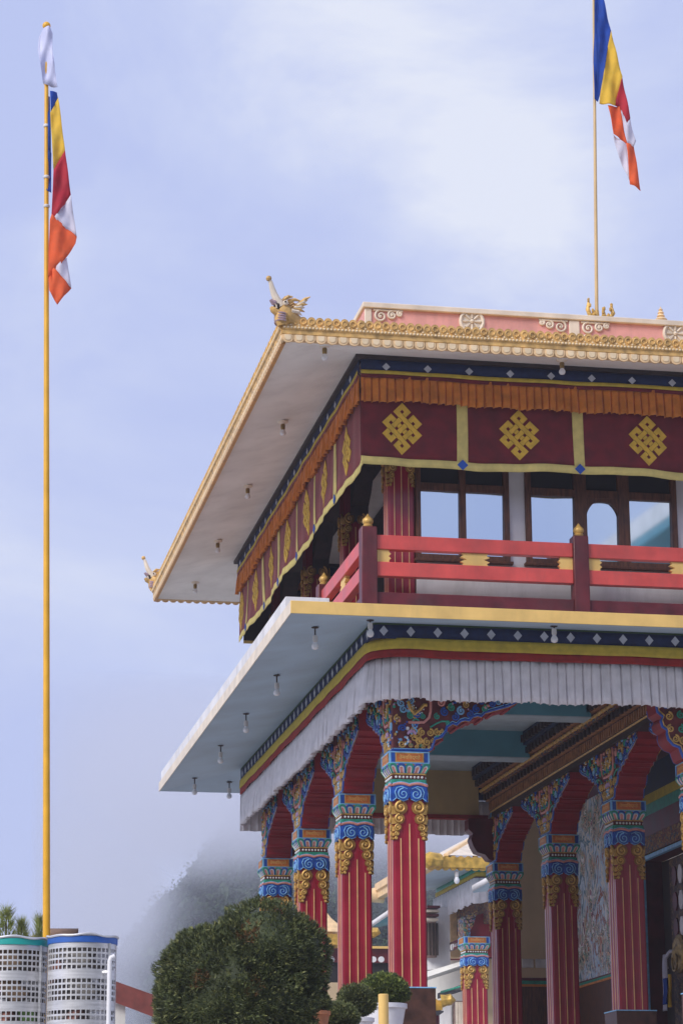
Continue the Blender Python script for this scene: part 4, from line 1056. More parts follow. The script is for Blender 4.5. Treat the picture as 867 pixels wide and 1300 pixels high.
for b in bl[:5]:   # woody interior: branches reaching out into the crown
    for i in range(14):
        d = Vector((random.gauss(0, 1), random.gauss(0, 1), random.gauss(0, .8))).normalized()
        e = b[0]-s0+Vector((d.x*b[1][0], d.y*b[1][1], d.z*b[1][2]))*.8
        mb.tube([Vector((0, 0, .0)), (e*.45+Vector((0, 0, .15))), e], [.035, .018, .004], 5)
mb.build('stem', mat('shrub_bark', (.07, .045, .03), .85, var=.3), sh)
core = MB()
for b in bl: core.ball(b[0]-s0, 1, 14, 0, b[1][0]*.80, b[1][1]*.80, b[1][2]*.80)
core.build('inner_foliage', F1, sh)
# potted conifers
def potted(x, y, dist, rx, ry, pot, label, mats, seed, rim_y, potw, poth, zfloor, count=6500, blade=.03, plant=True):
    p = deep(x, y, dist); s = dist/FPX
    pr = deep(x, rim_y, dist)
    t = thing('potted_plant', label, 'potted plant', (p.x, p.y, pr.z-poth), 'potted conifers by the steps')
    b0 = Vector(t.location)
    r = potw/2
    pm = MB(); pm.lathe([(r*.72, 0), (r*.97, poth*.86), (r*1.06, poth*.88), (r*1.06, poth), (r*.98, poth), (r*.95, poth*.9)], 26)
    pm.build('pot', pot, t)
    part('soil', M_soil, lambda b: b.lathe([(r*.94, poth*.86), (r*.5, poth*.93), (.0, poth*.95)], 18), t)
    bl = [(p-b0, (rx*s, rx*s, ry*s)), (p-b0+Vector((rx*s*.45, -.04, -ry*s*.25)), (rx*s*.6, rx*s*.6, ry*s*.6)), (p-b0+Vector((-rx*s*.45, -.04, -ry*s*.22)), (rx*s*.6, rx*s*.6, ry*s*.62))]
    needles(bl, count, blade, .0030, seed, inner=.6, up=.35, ragged=.1).build('foliage', mats, t, smooth=False, fix=False)
    part('stem', MATS['shrub_bark'], lambda b: b.tube([(0, 0, poth*.9), (0, 0, p.z-b0.z)], [.025, .015], 6), t)
    core = MB()
    for c_, r_ in bl: core.ball(c_, 1, 12, 0, r_[0]*.6, r_[1]*.6, r_[2]*.6)
    core.build('inner_foliage', mats[0], t)
    return t
potted(487, 1257, 27, 30, 21, M_pot, 'bright green round conifer in a white pot beside the near column plinth', [G1, G2, G3], 11, 1275, .48, .40, 3.2)
potted(452, 1270, 26, 23, 20, M_pot, 'dark green bushy conifer half hidden behind the bright one in the white pot', [F1, F2, F3], 12, 1293, .36, .34, 3.0, 5000)
potted(426, 1290, 23.5, 28, 17, M_terra, 'low spreading dull green conifer in front of the two taller potted ones', [F2, F2, F3], 13, 1304, .40, .3, 2.7, 5000)
potted(398, 1272, 23, 20, 14, M_terra, 'small conifer in a terracotta pot at the right foot of the large shrub', [F1, F2, F3], 14, 1284, .30, .3, 2.7, 3500)
# yellow post
p = deep(486.5, 1262, 25); zg = 2.7
yp = thing('bollard', 'short plain yellow post standing in front of the white plant pot', 'post', (p.x, p.y, zg))
part('post', M_yel, lambda b: b.lathe([(.052, 0), (.052, p.z-zg-.006), (.046, p.z-zg), (.0, p.z-zg)], 20), yp)

# ------------------------------------------------------------------ perforated litter bins
def bin_(cx, cy, zr, r, rim, label, fillcols, seed):
    z0 = 2.3; Hh = zr-z0
    t = thing('litter_bin', label, 'litter bin', (cx, cy, z0), 'perforated steel litter bins')
    rnd = random.Random(seed)
    # wall: a grid of cells, the perforations left out as real holes
    mb = MB(); nu = 168
    rows = []       # (z0,z1,hole)
    z = Hh-.085
    groups = [4, 4, 2, 4, 2]
    for g in groups:
        for i in range(g): rows.append((z-.024, z, True)); rows.append((z-.036, z-.024, False)); z -= .036
        rows.append((z-.05, z, False)); z -= .05
    zs = [(Hh-.085, Hh-.0, False)]+rows+[(0.02, z, False)]
    def pt(i, zz, lean=.0): a = 2*PI*i/nu; return (r*math.cos(a), r*math.sin(a), zz)
    for (a, b_, hole) in zs:
        for i in range(nu):
            k = i % 84
            if hole and k < 76 and k % 4 != 3: continue
            mb.add([pt(i, a), pt(i+1, a), pt(i+1, b_), pt(i, b_)], [(0, 1, 2, 3)])
    mb.build('perforated_drum', M_steel, t, smooth=False, solid=.003, fix=False)
    bag = MB(); bag.grid(lambda u, v: ((r-.022-.012*math.sin(u*40+v*5))*math.cos(2*PI*u), (r-.022-.012*math.sin(u*40+v*5))*math.sin(2*PI*u), .05+(Hh*.93-.05)*v), 90, 12)
    bag.build('liner_bag', fillcols, t, ang=80, fix=False)
    part('coloured_rim', rim, lambda b: b.lathe([(r+.004, Hh-.052), (r+.008, Hh-.050), (r+.008, Hh-.012), (r+.004, Hh-.010), (r-.004, Hh-.010), (r-.004, Hh-.052)], 60), t)
    part('rolled_lip', M_steel, lambda b: b.tube([((r+.010)*math.cos(2*PI*i/48), (r+.010)*math.sin(2*PI*i/48), Hh-.004+.008*math.sin(i*.7+seed)*math.sin(i*.21)) for i in range(49)], .008, 6), t)
    part('base_pan', M_steel, lambda b: b.lathe([(0, .0), (r*.9, 0), (r, .02), (r*.95, .03)], 40), t)
    part('seam_strip', M_steel, lambda b: b.box(r*.70, r*.70+.016, -r*.735, -r*.715, .03, Hh-.05), t)
    return t
M_lin = multi_mat('litter_behind_mesh', [(.24, .16, .12), (.68, .68, .72), (.10, .08, .07), (.72, .72, .76), (.34, .16, .12), (.66, .66, .70), (.62, .62, .66), (.30, .28, .26)], 5, bump=0, dark=(.05, .04, .04), stretch=(1, 1, 1.3))
M_lin2 = multi_mat('litter_behind_mesh_green', [(.16, .30, .08), (.62, .62, .64), (.06, .05, .04), (.50, .20, .14), (.60, .60, .60), (.10, .07, .05), (.24, .16, .10)], 5, bump=0, dark=(.04, .03, .03), stretch=(1, 1, 1.3))
p2 = deep(105.5, 1190, 16); bin_(p2.x, p2.y+.0, p2.z, .217, M_bluer, 'perforated steel litter bin with a blue rim beside the flagpole foot', M_lin, 1)
p1 = deep(19, 1193, 16.15); bin_(p1.x, p1.y, p1.z, .217, M_tealr, 'perforated steel litter bin with a teal green rim at the left edge', M_lin2, 2)
# bent white pipe that carries the blue-rimmed bin
q = deep(140, 1214, 15.8)
bs = thing('bin_stand', 'bent white steel pipe stand at the right of the blue-rimmed bin', 'stand', (q.x, q.y, 2.3))
part('upright', M_pot, lambda b: b.tube([(0, 0, 0), (0, 0, q.z-2.3-.03), (.008, 0, q.z-2.3-.008), (.03, .0, q.z-2.3)], .016, 12), bs)
part('bracket', M_steel, lambda b: b.tube([(0, 0, q.z-2.3-.10), (-.10, .06, q.z-2.3-.10)], .012, 8), bs)

# ------------------------------------------------------------------ buildings behind
# far temple seen between the columns
ft = thing('side_temple', 'smaller temple with golden scalloped eave behind the porch', 'temple')
O = deep(543, 1103, 62)           # its near eave corner
M_goldfar = mat('bright_gold_eave', (.62, .38, .07), .42, metal=.3, var=.3, scale=6, bump=.2)
def eave_row(b, p, dx, dy, ln, h, pitch, mi=0):
    n = int(ln/pitch); d = Vector((dx, dy, 0)); nrm = Vector((dy, -dx, 0))
    for i in range(n):
        c = p+d*((i+.5)*pitch); w = pitch*.5
        for (zo, rr, sgn) in ((0, w, -1), (h*.62, w*.9, 1)):
            pr = [(-rr, 0)]+[(-rr*math.cos(PI*j/6), sgn*rr*1.1*math.sin(PI*j/6)) for j in range(7)]+[(rr, 0)]
            base_ = c+Vector((0, 0, zo+(h*.2 if sgn < 0 else 0)))
            vs = [base_+d*u+Vector((0, 0, w_)) for u, w_ in pr]; k = len(vs)
            b.add(vs+[v-nrm*.12 for v in vs], [tuple(range(k)), tuple(range(2*k-1, k-1, -1))]+[(j, j+k, (j+1) % k+k, (j+1) % k) for j in range(k)], mi)
    q = [p+Vector((0, 0, h*.1)), p+d*ln+Vector((0, 0, h*.1)), p+d*ln+Vector((0, 0, h*.75)), p+Vector((0, 0, h*.75))]
    b.add([v+nrm*.03 for v in q]+[v-nrm*.2 for v in q], [(0, 1, 2, 3), (7, 6, 5, 4), (0, 4, 5, 1), (2, 6, 7, 3), (1, 5, 6, 2), (3, 7, 4, 0)], mi)
part('eave_trim', M_goldfar, lambda b: eave_row(b, O, 1, 0, 9, .40, .19), ft)
def f(b):
    n = 34; step = 6.5/n
    for i in range(n):
        p0 = O+Vector((0, i*step, 0)); p1 = O+Vector((0, (i+.9)*step, 0))
        b.add([p0+Vector((0, 0, .0)), p1+Vector((0, 0, .0)), p1+Vector((0, 0, .17)), p0+Vector((0, 0, .17)), p0+Vector((-.06, 0, .2)), p1+Vector((-.06, 0, .2)), p1+Vector((-.04, 0, .40)), p0+Vector((-.04, 0, .40)), p0+Vector((.2, 0, .0)), p1+Vector((.2, 0, .0)), p1+Vector((.2, 0, .40)), p0+Vector((.2, 0, .40))],
              [(0, 1, 2, 3), (3, 2, 5, 4), (4, 5, 6, 7), (8, 9, 1, 0), (7, 6, 10, 11), (0, 3, 4, 7, 11, 8), (1, 2, 5, 6, 10, 9)])
part('eave_trim', M_cream, f, ft)
part('corner_finial', M_goldfar, lambda b: b.tube([O+Vector((.3, 0, .2)), O+Vector((0, -.1, .2)), O+Vector((-.15, -.1, .25)), O+Vector((-.3, -.1, .42))], [.2, .22, .14, .03], 8), ft)
part('corner_finial', M_cream, lambda b: b.tube([O+Vector((.2, 6.5, .1)), O+Vector((-.1, 6.5, .1)), O+Vector((-.35, 6.5, .15))], [.22, .2, .05], 8), ft)
H0_, H1_ = deep(566, 1088, 64), deep(690, 1012, 70)
part('roof', M_pale, lambda b: b.add([H0_, H1_, H1_+Vector((4, 0, 0)), O+Vector((9, .2, .38)), O+Vector((.6, .2, .38)), O+Vector((.1, 6.5, .38))], [(0, 4, 3, 2, 1), (0, 1, 5), (0, 5, 4)]), ft)
part('roof_ridge', M_cream, lambda b: b.tube([H0_, H1_+Vector((0, 0, .05))], .10, 6), ft)
part('roof_rib', M_orange, lambda b: b.tube([H0_+Vector((.75, .1, .03)), H1_+Vector((1.1, 0, -.2))], .035, 6), ft)
K = deep(605, 1106, 63.6)          # near corner of the painted frieze; the side runs back, the front runs right
part('soffit', M_blue_soff, lambda b: b.add([O+Vector((0, 0, .02)), O+Vector((9, 0, .02)), K+Vector((8, 0, .1)), K+Vector((0, 0, .1)), O+Vector((0, 6.5, .02)), K+Vector((0, 4.8, .1))], [(0, 1, 2, 3), (0, 3, 5, 4)]), ft)
def run(b, z0, z1, o, mi):
    b.add([K+Vector((-o, 4.7, z0)), K+Vector((-o, -o, z0)), K+Vector((-o, -o, z1)), K+Vector((-o, 4.7, z1)), K+Vector((8, -o, z0)), K+Vector((8, -o, z1))], [(0, 1, 2, 3), (1, 4, 5, 2)], mi)
part('painted_frieze', [M_green, M_clyel, M_maroon], lambda b: (run(b, -.02, .1, 0, 0), run(b, -.14, -.021, .02, 1), run(b, -.2, -.141, .03, 2)), ft, solid=.02)
fr = MB()
frs = [(K.x, K.y+4.7-.05*i, -1, 0) for i in range(94)]+[(K.x+.05*i, K.y, 0, -1) for i in range(160)]
strip(fr, frs, lambda l: K.z-.18, lambda l: K.z-.80+.03*math.sin(l*9), lambda l, v: .02+.07*pleat(l, .24)); fr.build('white_frill', M_frill, ft, solid=.01)
bp_ = deep(579.5, 1112, 62.2); 
bt = thing('light_bulb', 'small bulb under the blue soffit of the side temple behind the porch', 'light bulb', bp_, 'bare bulbs under the eaves')
part('socket', M_plast, lambda b: b.lathe([(.05, .12), (.06, .1), (.05, -.02)], 10), bt)
part('bulb', M_bulb, lambda b: b.lathe([(.04, -.02), (.07, -.09), (.07, -.14), (.04, -.19), (.0, -.2)], 12), bt)
# walls
def wallpx(x0, x1, y0, y1, dist, m_, name, thick=.5, par=ft, skew=0.):
    a, b_ = deep(x0, (y0+y1)/2, dist), deep(x1, (y0+y1)/2, dist); zt, zb = deep(x0, y0, dist).z, deep(x0, y1, dist).z
    d = Vector((b_.x-a.x, b_.y-a.y+skew, 0))
    return part(name, m_, lambda b: b.add([(a.x, a.y, zb), (a.x+d.x, a.y+d.y, zb), (a.x+d.x, a.y+d.y+thick, zb), (a.x, a.y+thick, zb), (a.x, a.y, zt), (a.x+d.x, a.y+d.y, zt), (a.x+d.x, a.y+d.y+thick, zt), (a.x, a.y+thick, zt)],
                [(0, 3, 2, 1), (4, 5, 6, 7), (0, 1, 5, 4), (1, 2, 6, 5), (2, 3, 7, 6), (3, 0, 4, 7)]), par)
M_sidewin = mat('grey_brown_shutter', (.22, .15, .13), .6, var=.25, scale=8)
wallpx(530, 571, 1150, 1232, 66, M_white, 'wall')
wallpx(571.2, 640, 1140, 1216, 67, M_cream, 'wall')
w = wallpx(541, 554, 1166, 1216, 65.8, M_sidewin, 'window', .2)
def f(b):
    for i in range(4):
        x = 541+13*i/3; p, q_ = deep(x, 1172, 65.7), deep(x, 1214, 65.7); b.box(p.x-.03, p.x+.03, p.y-.05, p.y+.02, q_.z, p.z)
part('mullion', M_dark, f, w)
part('window_hood', [M_maroon, M_pale], lambda b: [b.box(deep(539, 1150+5*i, 65.4).x, deep(556, 1150, 65.4).x, deep(540, 1150, 65.4).y-.3+.08*i, deep(540, 1150, 65.4).y+.3, deep(540, 1154+5*i, 65.4).z, deep(540, 1150+5*i, 65.4).z-.02, i % 2) for i in range(4)], w)
# ledge below the white wall, lower roof and lower wall
part('ledge', M_soff, lambda b: b.add([deep(520, 1248, 65.4), deep(590, 1224, 65.2), deep(590, 1219, 65.5), deep(520, 1240, 65.6), deep(520, 1252, 66.4), deep(590, 1229, 66.2)], [(0, 1, 2, 3), (0, 4, 5, 1), (3, 2, 5, 4)]), ft)
wallpx(520, 640, 1218, 1330, 67, M_soff, 'lower_wall')
part('lower_roof', [M_slate, M_green], lambda b: (b.add([deep(556, 1262, 66), deep(600, 1246, 65), deep(600, 1254, 65), deep(556, 1268, 66), deep(556, 1262, 66.6), deep(600, 1246, 66.6)], [(0, 1, 2, 3), (0, 4, 5, 1)], 0), b.add([deep(560, 1258, 65.8), deep(597, 1248, 64.8), deep(597, 1250, 64.8), deep(560, 1261, 65.8)], [(0, 1, 2, 3)], 1)), ft, solid=.05)
wallpx(557, 572, 1276, 1330, 65.6, M_white, 'pillar', .3)
w = wallpx(576, 588, 1270, 1330, 65.6, M_sidewin, 'window', .2)
part('mullion', M_pale, lambda b: [b.box(deep(x, 1270, 65.5).x-.03, deep(x, 1270, 65.5).x+.03, deep(x, 1270, 65.5).y-.04, deep(x, 1270, 65.5).y, deep(x, 1330, 65.5).z, deep(x, 1272, 65.5).z) for x in (579, 582.5, 586)], w)
# balcony of the side temple
bq = deep(571.5, 1196, 66)
part('balcony_rail', M_maroon, lambda b: [b.add([deep(571.5, 1197+o, 66), deep(586, 1191+o, 64.5), deep(586, 1194+o, 64.5), deep(571.5, 1200+o, 66)], [(0, 1, 2, 3)]) for o in (0, 8)], ft, solid=.06)
part('baluster', M_white, lambda b: [b.tube([deep(573+2.4*i, 1199-i*.9, 65.5), deep(573+2.4*i, 1206-i*.9, 65.5)], .035, 5) for i in range(6)], ft)
# its porch column, a bigger copy of the painted columns
fc = copy_tree(first); fc.parent = ft
for ch in list(fc.children):
    if ch.name.startswith('bracket_arm') or ch.name.startswith('bracket_block'): bpy.data.objects.remove(ch)
cc = deep(601.5, 1203, 64); kx = (27*64/FPX)/.41
for ch in [fc]: ch.scale = (kx, kx, kx*.9); ch.location = (cc.x, cc.y, cc.z-6.75*kx*.9)
dx_ = lambda pts: [(deep(x, y, 64).x, deep(x, y, 64).z) for x, y in pts]
part('red_arch', [M_red, M_carved], lambda b: (b.prism(dx_([(596, 1196), (597, 1180), (604, 1162), (640, 1150), (640, 1194)]), cc.y-.1, cc.y+.5, mi=0), b.prism(dx_([(587, 1196), (587, 1164), (606, 1156), (600, 1174), (595, 1182), (594, 1196)]), cc.y-.25, cc.y+.45, mi=1)), ft)
part('tan_beam', M_frieze, lambda b: (b.box(K.x+.35, K.x+.75, K.y+.1, K.y+4.5, K.z-1.25, K.z-.4), b.box(K.x+.76, K.x+7, K.y+.35, K.y+.75, K.z-1.25, K.z-.4)), ft)
wallpx(612, 650, 1196, 1215, 66, M_clred, 'red_band'); wallpx(612, 650, 1216, 1330, 65.8, M_buff, 'wall')
# overlapping small blue roof in front
rf = thing('canopy_roof', 'pale blue flat porch roof edge at the side temple, above its frill', 'roof')
part('edge', M_white, lambda b: b.add([deep(600, 1124, 61.5), deep(640, 1102, 60.5), deep(640, 1109, 60.5), deep(600, 1132, 61.5)], [(0, 1, 2, 3)]), rf, solid=.06)
part('underside', M_blue_soff, lambda b: b.add([deep(600, 1132.5, 61.5), deep(640, 1109.5, 60.5), deep(640, 1128, 62.5), deep(606, 1131.5, 62.5)], [(0, 1, 2, 3)]), rf, solid=.04)
# golden pagoda gate
pg = thing('pagoda_gate', 'small gate with pale golden pyramid roof and maroon frieze between the columns', 'gate')
zb = deep(420, 1184, 72)
def f(b):
    c = deep(399, 1186, 72); a = deep(396, 1150, 72)
    e = [c+Vector((sx*.82, sy*.82, 0)) for sx, sy in ((-1, -1), (1, -1), (1, 1), (-1, 1))]
    t_ = [Vector((a.x+sx*.1, c.y+sy*.1, a.z+.3)) for sx, sy in ((-1, -1), (1, -1), (1, 1), (-1, 1))]
    md = [(e[i]*.5+t_[i]*.5)+Vector((0, 0, -.12)) for i in range(4)]
    b.add(e+md+t_, [(i, (i+1) % 4, (i+1) % 4+4, i+4) for i in range(4)]+[(i+4, (i+1) % 4+4, (i+1) % 4+8, i+8) for i in range(4)]+[(8, 9, 10, 11)])
part('roof', M_cream, f, pg)
c = deep(399, 1186, 72)
part('eave_trim', M_goldfar, lambda b: (eave_row(b, c+Vector((-.85, -.85, -.42)), 1, 0, 1.7, .45, .16)), pg)
part('frieze', [M_maroon, M_yel, M_black, M_buff], lambda b: (b.box(c.x-.7, c.x+4.2, c.y-.5, c.y+.5, deep(420, 1224, 72).z, deep(420, 1206, 72).z, 0), b.box(c.x-.8, c.x+4.3, c.y-.6, c.y+.6, deep(420, 1206, 72).z, deep(420, 1203, 72).z, 1), b.box(c.x-.7, c.x+4.2, c.y-.4, c.y+.4, deep(420, 1250, 72).z, deep(420, 1224, 72).z-.001, 2), b.box(c.x-.7, c.x+4.2, c.y-.45, c.y+.4, 2.3, deep(420, 1250, 72).z-.001, 3)), pg)
def f(b):
    for x in (421, 474, 484, 510):
        d = deep(x, 1218, 71.4); b.prism(circ(d.x, d.z, .085, 16), d.y-.02, d.y+.06)
part('white_disc', M_owhite, f, pg)
part('corner_finial', M_goldfar, lambda b: b.tube([deep(466, 1186, 71), deep(474, 1184, 71), deep(479, 1183, 71), deep(483, 1185, 71)], [.12, .15, .12, .02], 8), pg)
# teal and white roof between columns
tr = thing('roof_canopy', 'teal roof edge with white gutter seen between the two nearest columns', 'roof')
part('gutter', M_white, lambda b: b.add([deep(462, 1177, 68), deep(500, 1151, 67), deep(500, 1157, 67), deep(462, 1183, 68)], [(0, 1, 2, 3)]), tr, solid=.08)
part('underside', M_teal, lambda b: b.add([deep(474, 1175, 68), deep(500, 1158, 67.2), deep(500, 1172, 69), deep(480, 1176, 69)], [(0, 1, 2, 3)]), tr, solid=.05)
# lower golden roof with pointed finial
lg = thing('golden_porch_roof', 'low golden scalloped roof with pointed finial right of the near plinth', 'roof')
g0 = deep(520, 1284, 60)
part('eave_trim', M_goldfar, lambda b: eave_row(b, g0, 1, 0, deep(563, 1284, 60).x-g0.x, .36, .18), lg)
part('finial', M_goldfar, lambda b: b.tube([deep(560, 1271, 60), deep(566, 1270, 60), deep(572, 1269, 60), deep(578, 1270, 60)], [.16, .13, .14, .02], 8), lg)
part('underside', M_slate, lambda b: b.add([g0, deep(563, 1284, 60), deep(552, 1292, 62), deep(520, 1296, 63)], [(0, 1, 2, 3)]), lg, solid=.03)
part('post', M_maroon, lambda b: b.box(deep(548, 1290, 61.5).x, deep(553, 1290, 61.5).x, g0.y+1, g0.y+1.3, 2.3, deep(548, 1289, 61.5).z), lg)
# red sheet roofed shed at left
rs = thing('shed', 'low shed with sloping rust red sheet roof between bins and shrub', 'shed')
a, b_ = deep(120, 1236, 44), deep(232, 1276, 44)
part('roof', M_rust, lambda b: b.add([a, b_, b_+Vector((0, 0, -.40)), a+Vector((0, 0, -.36)), a+Vector((.2, 4, .3)), b_+Vector((.2, 4, .3))], [(0, 1, 2, 3), (0, 4, 5, 1), (3, 2, 5, 4)]), rs)
part('wall', M_slate, lambda b: b.box(a.x+.3, b_.x-.1, a.y+.4, a.y+4, 2.3, b_.z-.45), rs)
part('post', M_soff, lambda b: b.box(deep(153, 1290, 44).x-.09, deep(153, 1290, 44).x+.09, a.y+.1, a.y+.25, 2.3, a.z-.5), rs)
# thatched hut roof behind the bins
hh = thing('thatched_hut', 'brown thatched hut roof just showing above the bins at the pole foot', 'hut')
c = deep(76, 1181, 38)
part('roof', M_thatch, lambda b: b.add([deep(35, 1193, 37), deep(90, 1190, 37), deep(100, 1182, 39), deep(62, 1182.5, 39), deep(62, 1181, 40), deep(100, 1181, 40)], [(0, 1, 2, 3), (3, 2, 5, 4)]), hh, solid=.06)
part('wall', M_wood, lambda b: b.box(deep(45, 1190, 38).x, deep(86, 1190, 38).x, c.y, c.y+2, 2.3, deep(60, 1191, 38).z), hh)

# projecting wing right of the frame: the right-hand window mirrors its corner
ob = thing('court_wing', 'white wing with teal soffit and pleated frill that shows only mirrored in the right window', 'building')
part('wall', M_white, lambda b: b.box(9.1, 20, -20, -13.4, 2.3, 13.0), ob)
part('pillar', M_white, lambda b: b.box(7.98, 8.2, -12.6, -12.4, 2.3, 13.0), ob)
part('soffit', M_teal, lambda b: b.box(7.75, 20.4, -20.4, -11.9, 13.01, 13.2), ob)
part('roof', M_white, lambda b: b.box(7.74, 20.5, -20.5, -11.8, 13.201, 13.6), ob)
fr = MB(); strip(fr, [(8.22+.02*i, -12.1, 0, 1) for i in range(620)], lambda l: 13.0, lambda l: 12.62-.1*math.sin(l*.6), lambda l, v: .05*pleat(l, .13)); fr.build('white_frill', M_frill, ob, solid=.01)
for x in range(10, 19, 3):
    for z in (4, 8): part('window', M_dark, lambda b: b.box(x, x+1.4, -13.39, -13.3, z, z+2.0), ob)
pm_ = thing('palm_tree', 'palm crown that shows only mirrored in the right window', 'tree', (7.5, -13.2, 2.3))
part('trunk', M_wood, lambda b: b.tube([(0, 0, 0), (.05, 0, 5), (0, 0, 9.8)], [.16, .13, .1], 8), pm_)
def f(b):
    for i in range(14):
        a = i*2.4; e = Vector((math.cos(a), math.sin(a), 0)); pts = [Vector((0, 0, 9.8))+e*(1.3*t)+Vector((0, 0, .9*t-1.1*t*t)) for t in (0, .25, .5, .75, 1)]
        b.tube(pts, [.02, .016, .012, .008, .003], 4)
        for k in range(18):
            t = .15+.85*k/18; p = Vector((0, 0, 9.8))+e*(1.3*t)+Vector((0, 0, .9*t-1.1*t*t))
            for q in (-1, 1):
                sd = Vector((-e.y, e.x, 0))*q; b.add([p, p+e*.03, p+sd*.32+e*.12-Vector((0, 0, .14))], [(0, 1, 2)])
part('crown', fol('palm_green', (.02, .05, .025)) if 0 else M_green, f, pm_)
mb = MB(); mb.grid(lambda u, v: (-110+210*u, -46-40*v, min(22.5, 56*v)+1.0*math.sin(u*37)+0.7*math.sin(u*91+v*9)), 60, 14)  # unseen bank added behind the camera to block low sky and darken reflections
kind(mb.build('added_sky_block', mat('sky_block_green', (.03, .045, .02), .95, var=.4, scale=.2), None), 'structure')

# young conifers behind the bins
def conifer(x, ytop, dist, h, rb, seed, label):
    p = deep(x, ytop, dist); rnd = random.Random(seed)
    t = thing('conifer', label, 'tree', (p.x, p.y, p.z-h), 'young conifers behind the bins')
    part('trunk', MATS['shrub_bark'], lambda b: b.tube([(0, 0, 0), (0, 0, h*.6), (0, 0, h)], [.09, .04, .006], 7), t)
    mb = MB(); vs, fs, mi = [], [], []
    for i in range(420):
        tt = rnd.random()**.7; z = h*(.25+.75*tt); r = rb*(1-tt)**.8*rnd.uniform(.5, 1); a = rnd.uniform(0, 6.28)
        c = Vector((r*math.cos(a), r*math.sin(a), z+.25*r))
        for _ in range(5):
            d = (Vector((math.cos(a), math.sin(a), .7+tt*1.5))+Vector((rnd.gauss(0, .5), rnd.gauss(0, .5), rnd.gauss(0, .4)))).normalized()
            s = d.cross(Vector((rnd.gauss(0, 1), rnd.gauss(0, 1), rnd.gauss(0, 1)))).normalized()*.005
            l = rnd.uniform(.09, .22); o = len(vs); vs += [c-s, c+s, c+d*l]; fs.append((o, o+1, o+2)); mi.append(rnd.choice((0, 1, 1, 2)))
    mb.v, mb.f, mb.mi = vs, fs, mi; mb.build('crown', [G2, G3, G3], t, smooth=False, fix=False)
conifer(9, 1158, 36, 2.6, .55, 1, 'young light green conifer rising above the teal-rimmed bin at left edge')
conifer(28, 1174, 36, 2.2, .4, 2, 'thin shorter conifer right of the taller one above the teal-rimmed bin')
conifer(51, 1170, 37, 2.2, .3, 3, 'thin wispy conifer close to the left of the yellow pole foot')

# ------------------------------------------------------------------ misty hillside
from mathutils import noise as mn
def hill_z(x, y):
    d = (x+4.5-.10*(y-170))*1.25+(y-170)*.12+6.5*mn.noise(Vector((x*.075+3, y*.05, 1.7)))
    d -= max(0, y-168)*.9
    z = max(0, min(38, d, (y-131)*1.5))
    return -3+z+2.6*mn.noise(Vector((x*.09, y*.035, 0)))
mb = MB(); mb.grid(lambda u, v: (-60+u*240, 128+v*170, hill_z(-60+u*240, 128+v*170)-.4), 240, 170)
M_hill = mat('hillside_undergrowth', (.018, .035, .018), .95, var=.4, scale=.05)
kind(mb.build('hillside', M_hill, None), 'structure')
rnd = random.Random(4); mb = MB(); vs, fs, mi = [], [], []
cnt = 0
while cnt < 7000:
    x, y = rnd.uniform(-8, 38), rnd.uniform(130, 182)
    d = Vector((x, y, hill_z(x, y)+2))-CAM; zc = d.dot(fw); u = W0/2+FPX*d.dot(rt)/zc; v = H0/2-FPX*d.dot(up)/zc
    if not (95 < u < 640 and 1010 < v < 1320): 
        if rnd.random() > .02: continue
    cnt += 1
    s = rnd.uniform(.55, 1.1)*(1.4 if rnd.random() < .1 else 1); hz = rnd.uniform(1.0, 2.2); c = Vector((x, y, hill_z(x, y)+s*.7)); q0 = rnd.choice((0, 0, 1, 1, 2))
    o = len(vs); kx_ = rnd.uniform(0, 9)
    for jr in range(4):
        for js in range(6):
            a_ = js*PI/3+jr*.5; pr_ = (.3, .5, .42, .1)[jr]*(1+.3*math.sin(kx_+js*2.1+jr)); vs.append(c+Vector((math.cos(a_)*pr_*s, math.sin(a_)*pr_*s, (-.7, -.2, .25, .5)[jr]*s*hz)))
    for jr in range(3):
        for js in range(6): fs.append((o+jr*6+js, o+jr*6+(js+1) % 6, o+jr*6+6+(js+1) % 6, o+jr*6+6+js)); mi.append(q0)
    for k in range(100):
        p = Vector((rnd.gauss(0, 1), rnd.gauss(0, 1), rnd.gauss(0, 1))).normalized()*rnd.random()**.4
        p = c+Vector((p.x*s*.92, p.y*s*.92, p.z*s*hz*.92)); a = Vector((rnd.gauss(0, 1), rnd.gauss(0, 1), rnd.gauss(0, 1)+.6)).normalized()*rnd.uniform(.14, .34); b_ = a.orthogonal().normalized()*rnd.uniform(.07, .17)
        o = len(vs); vs += [p-b_, p+b_, p+a]; fs.append((o, o+1, o+2)); mi.append(q0 if rnd.random() < .7 else rnd.choice((0, 1, 2)))
mb.v, mb.f, mb.mi = vs, fs, mi
T1 = mat('forest_dark', (.012, .030, .016), .9, var=.45, scale=.8, bump=1, bscale=3); T2 = mat('forest_mid', (.022, .048, .021), .9, var=.45, scale=.8, bump=1, bscale=3); T3 = mat('forest_light', (.050, .085, .034), .9, var=.45, scale=.8, bump=1, bscale=3)
kind(mb.build('hill_forest', [T1, T2, T3], None, smooth=False, fix=False), 'stuff')

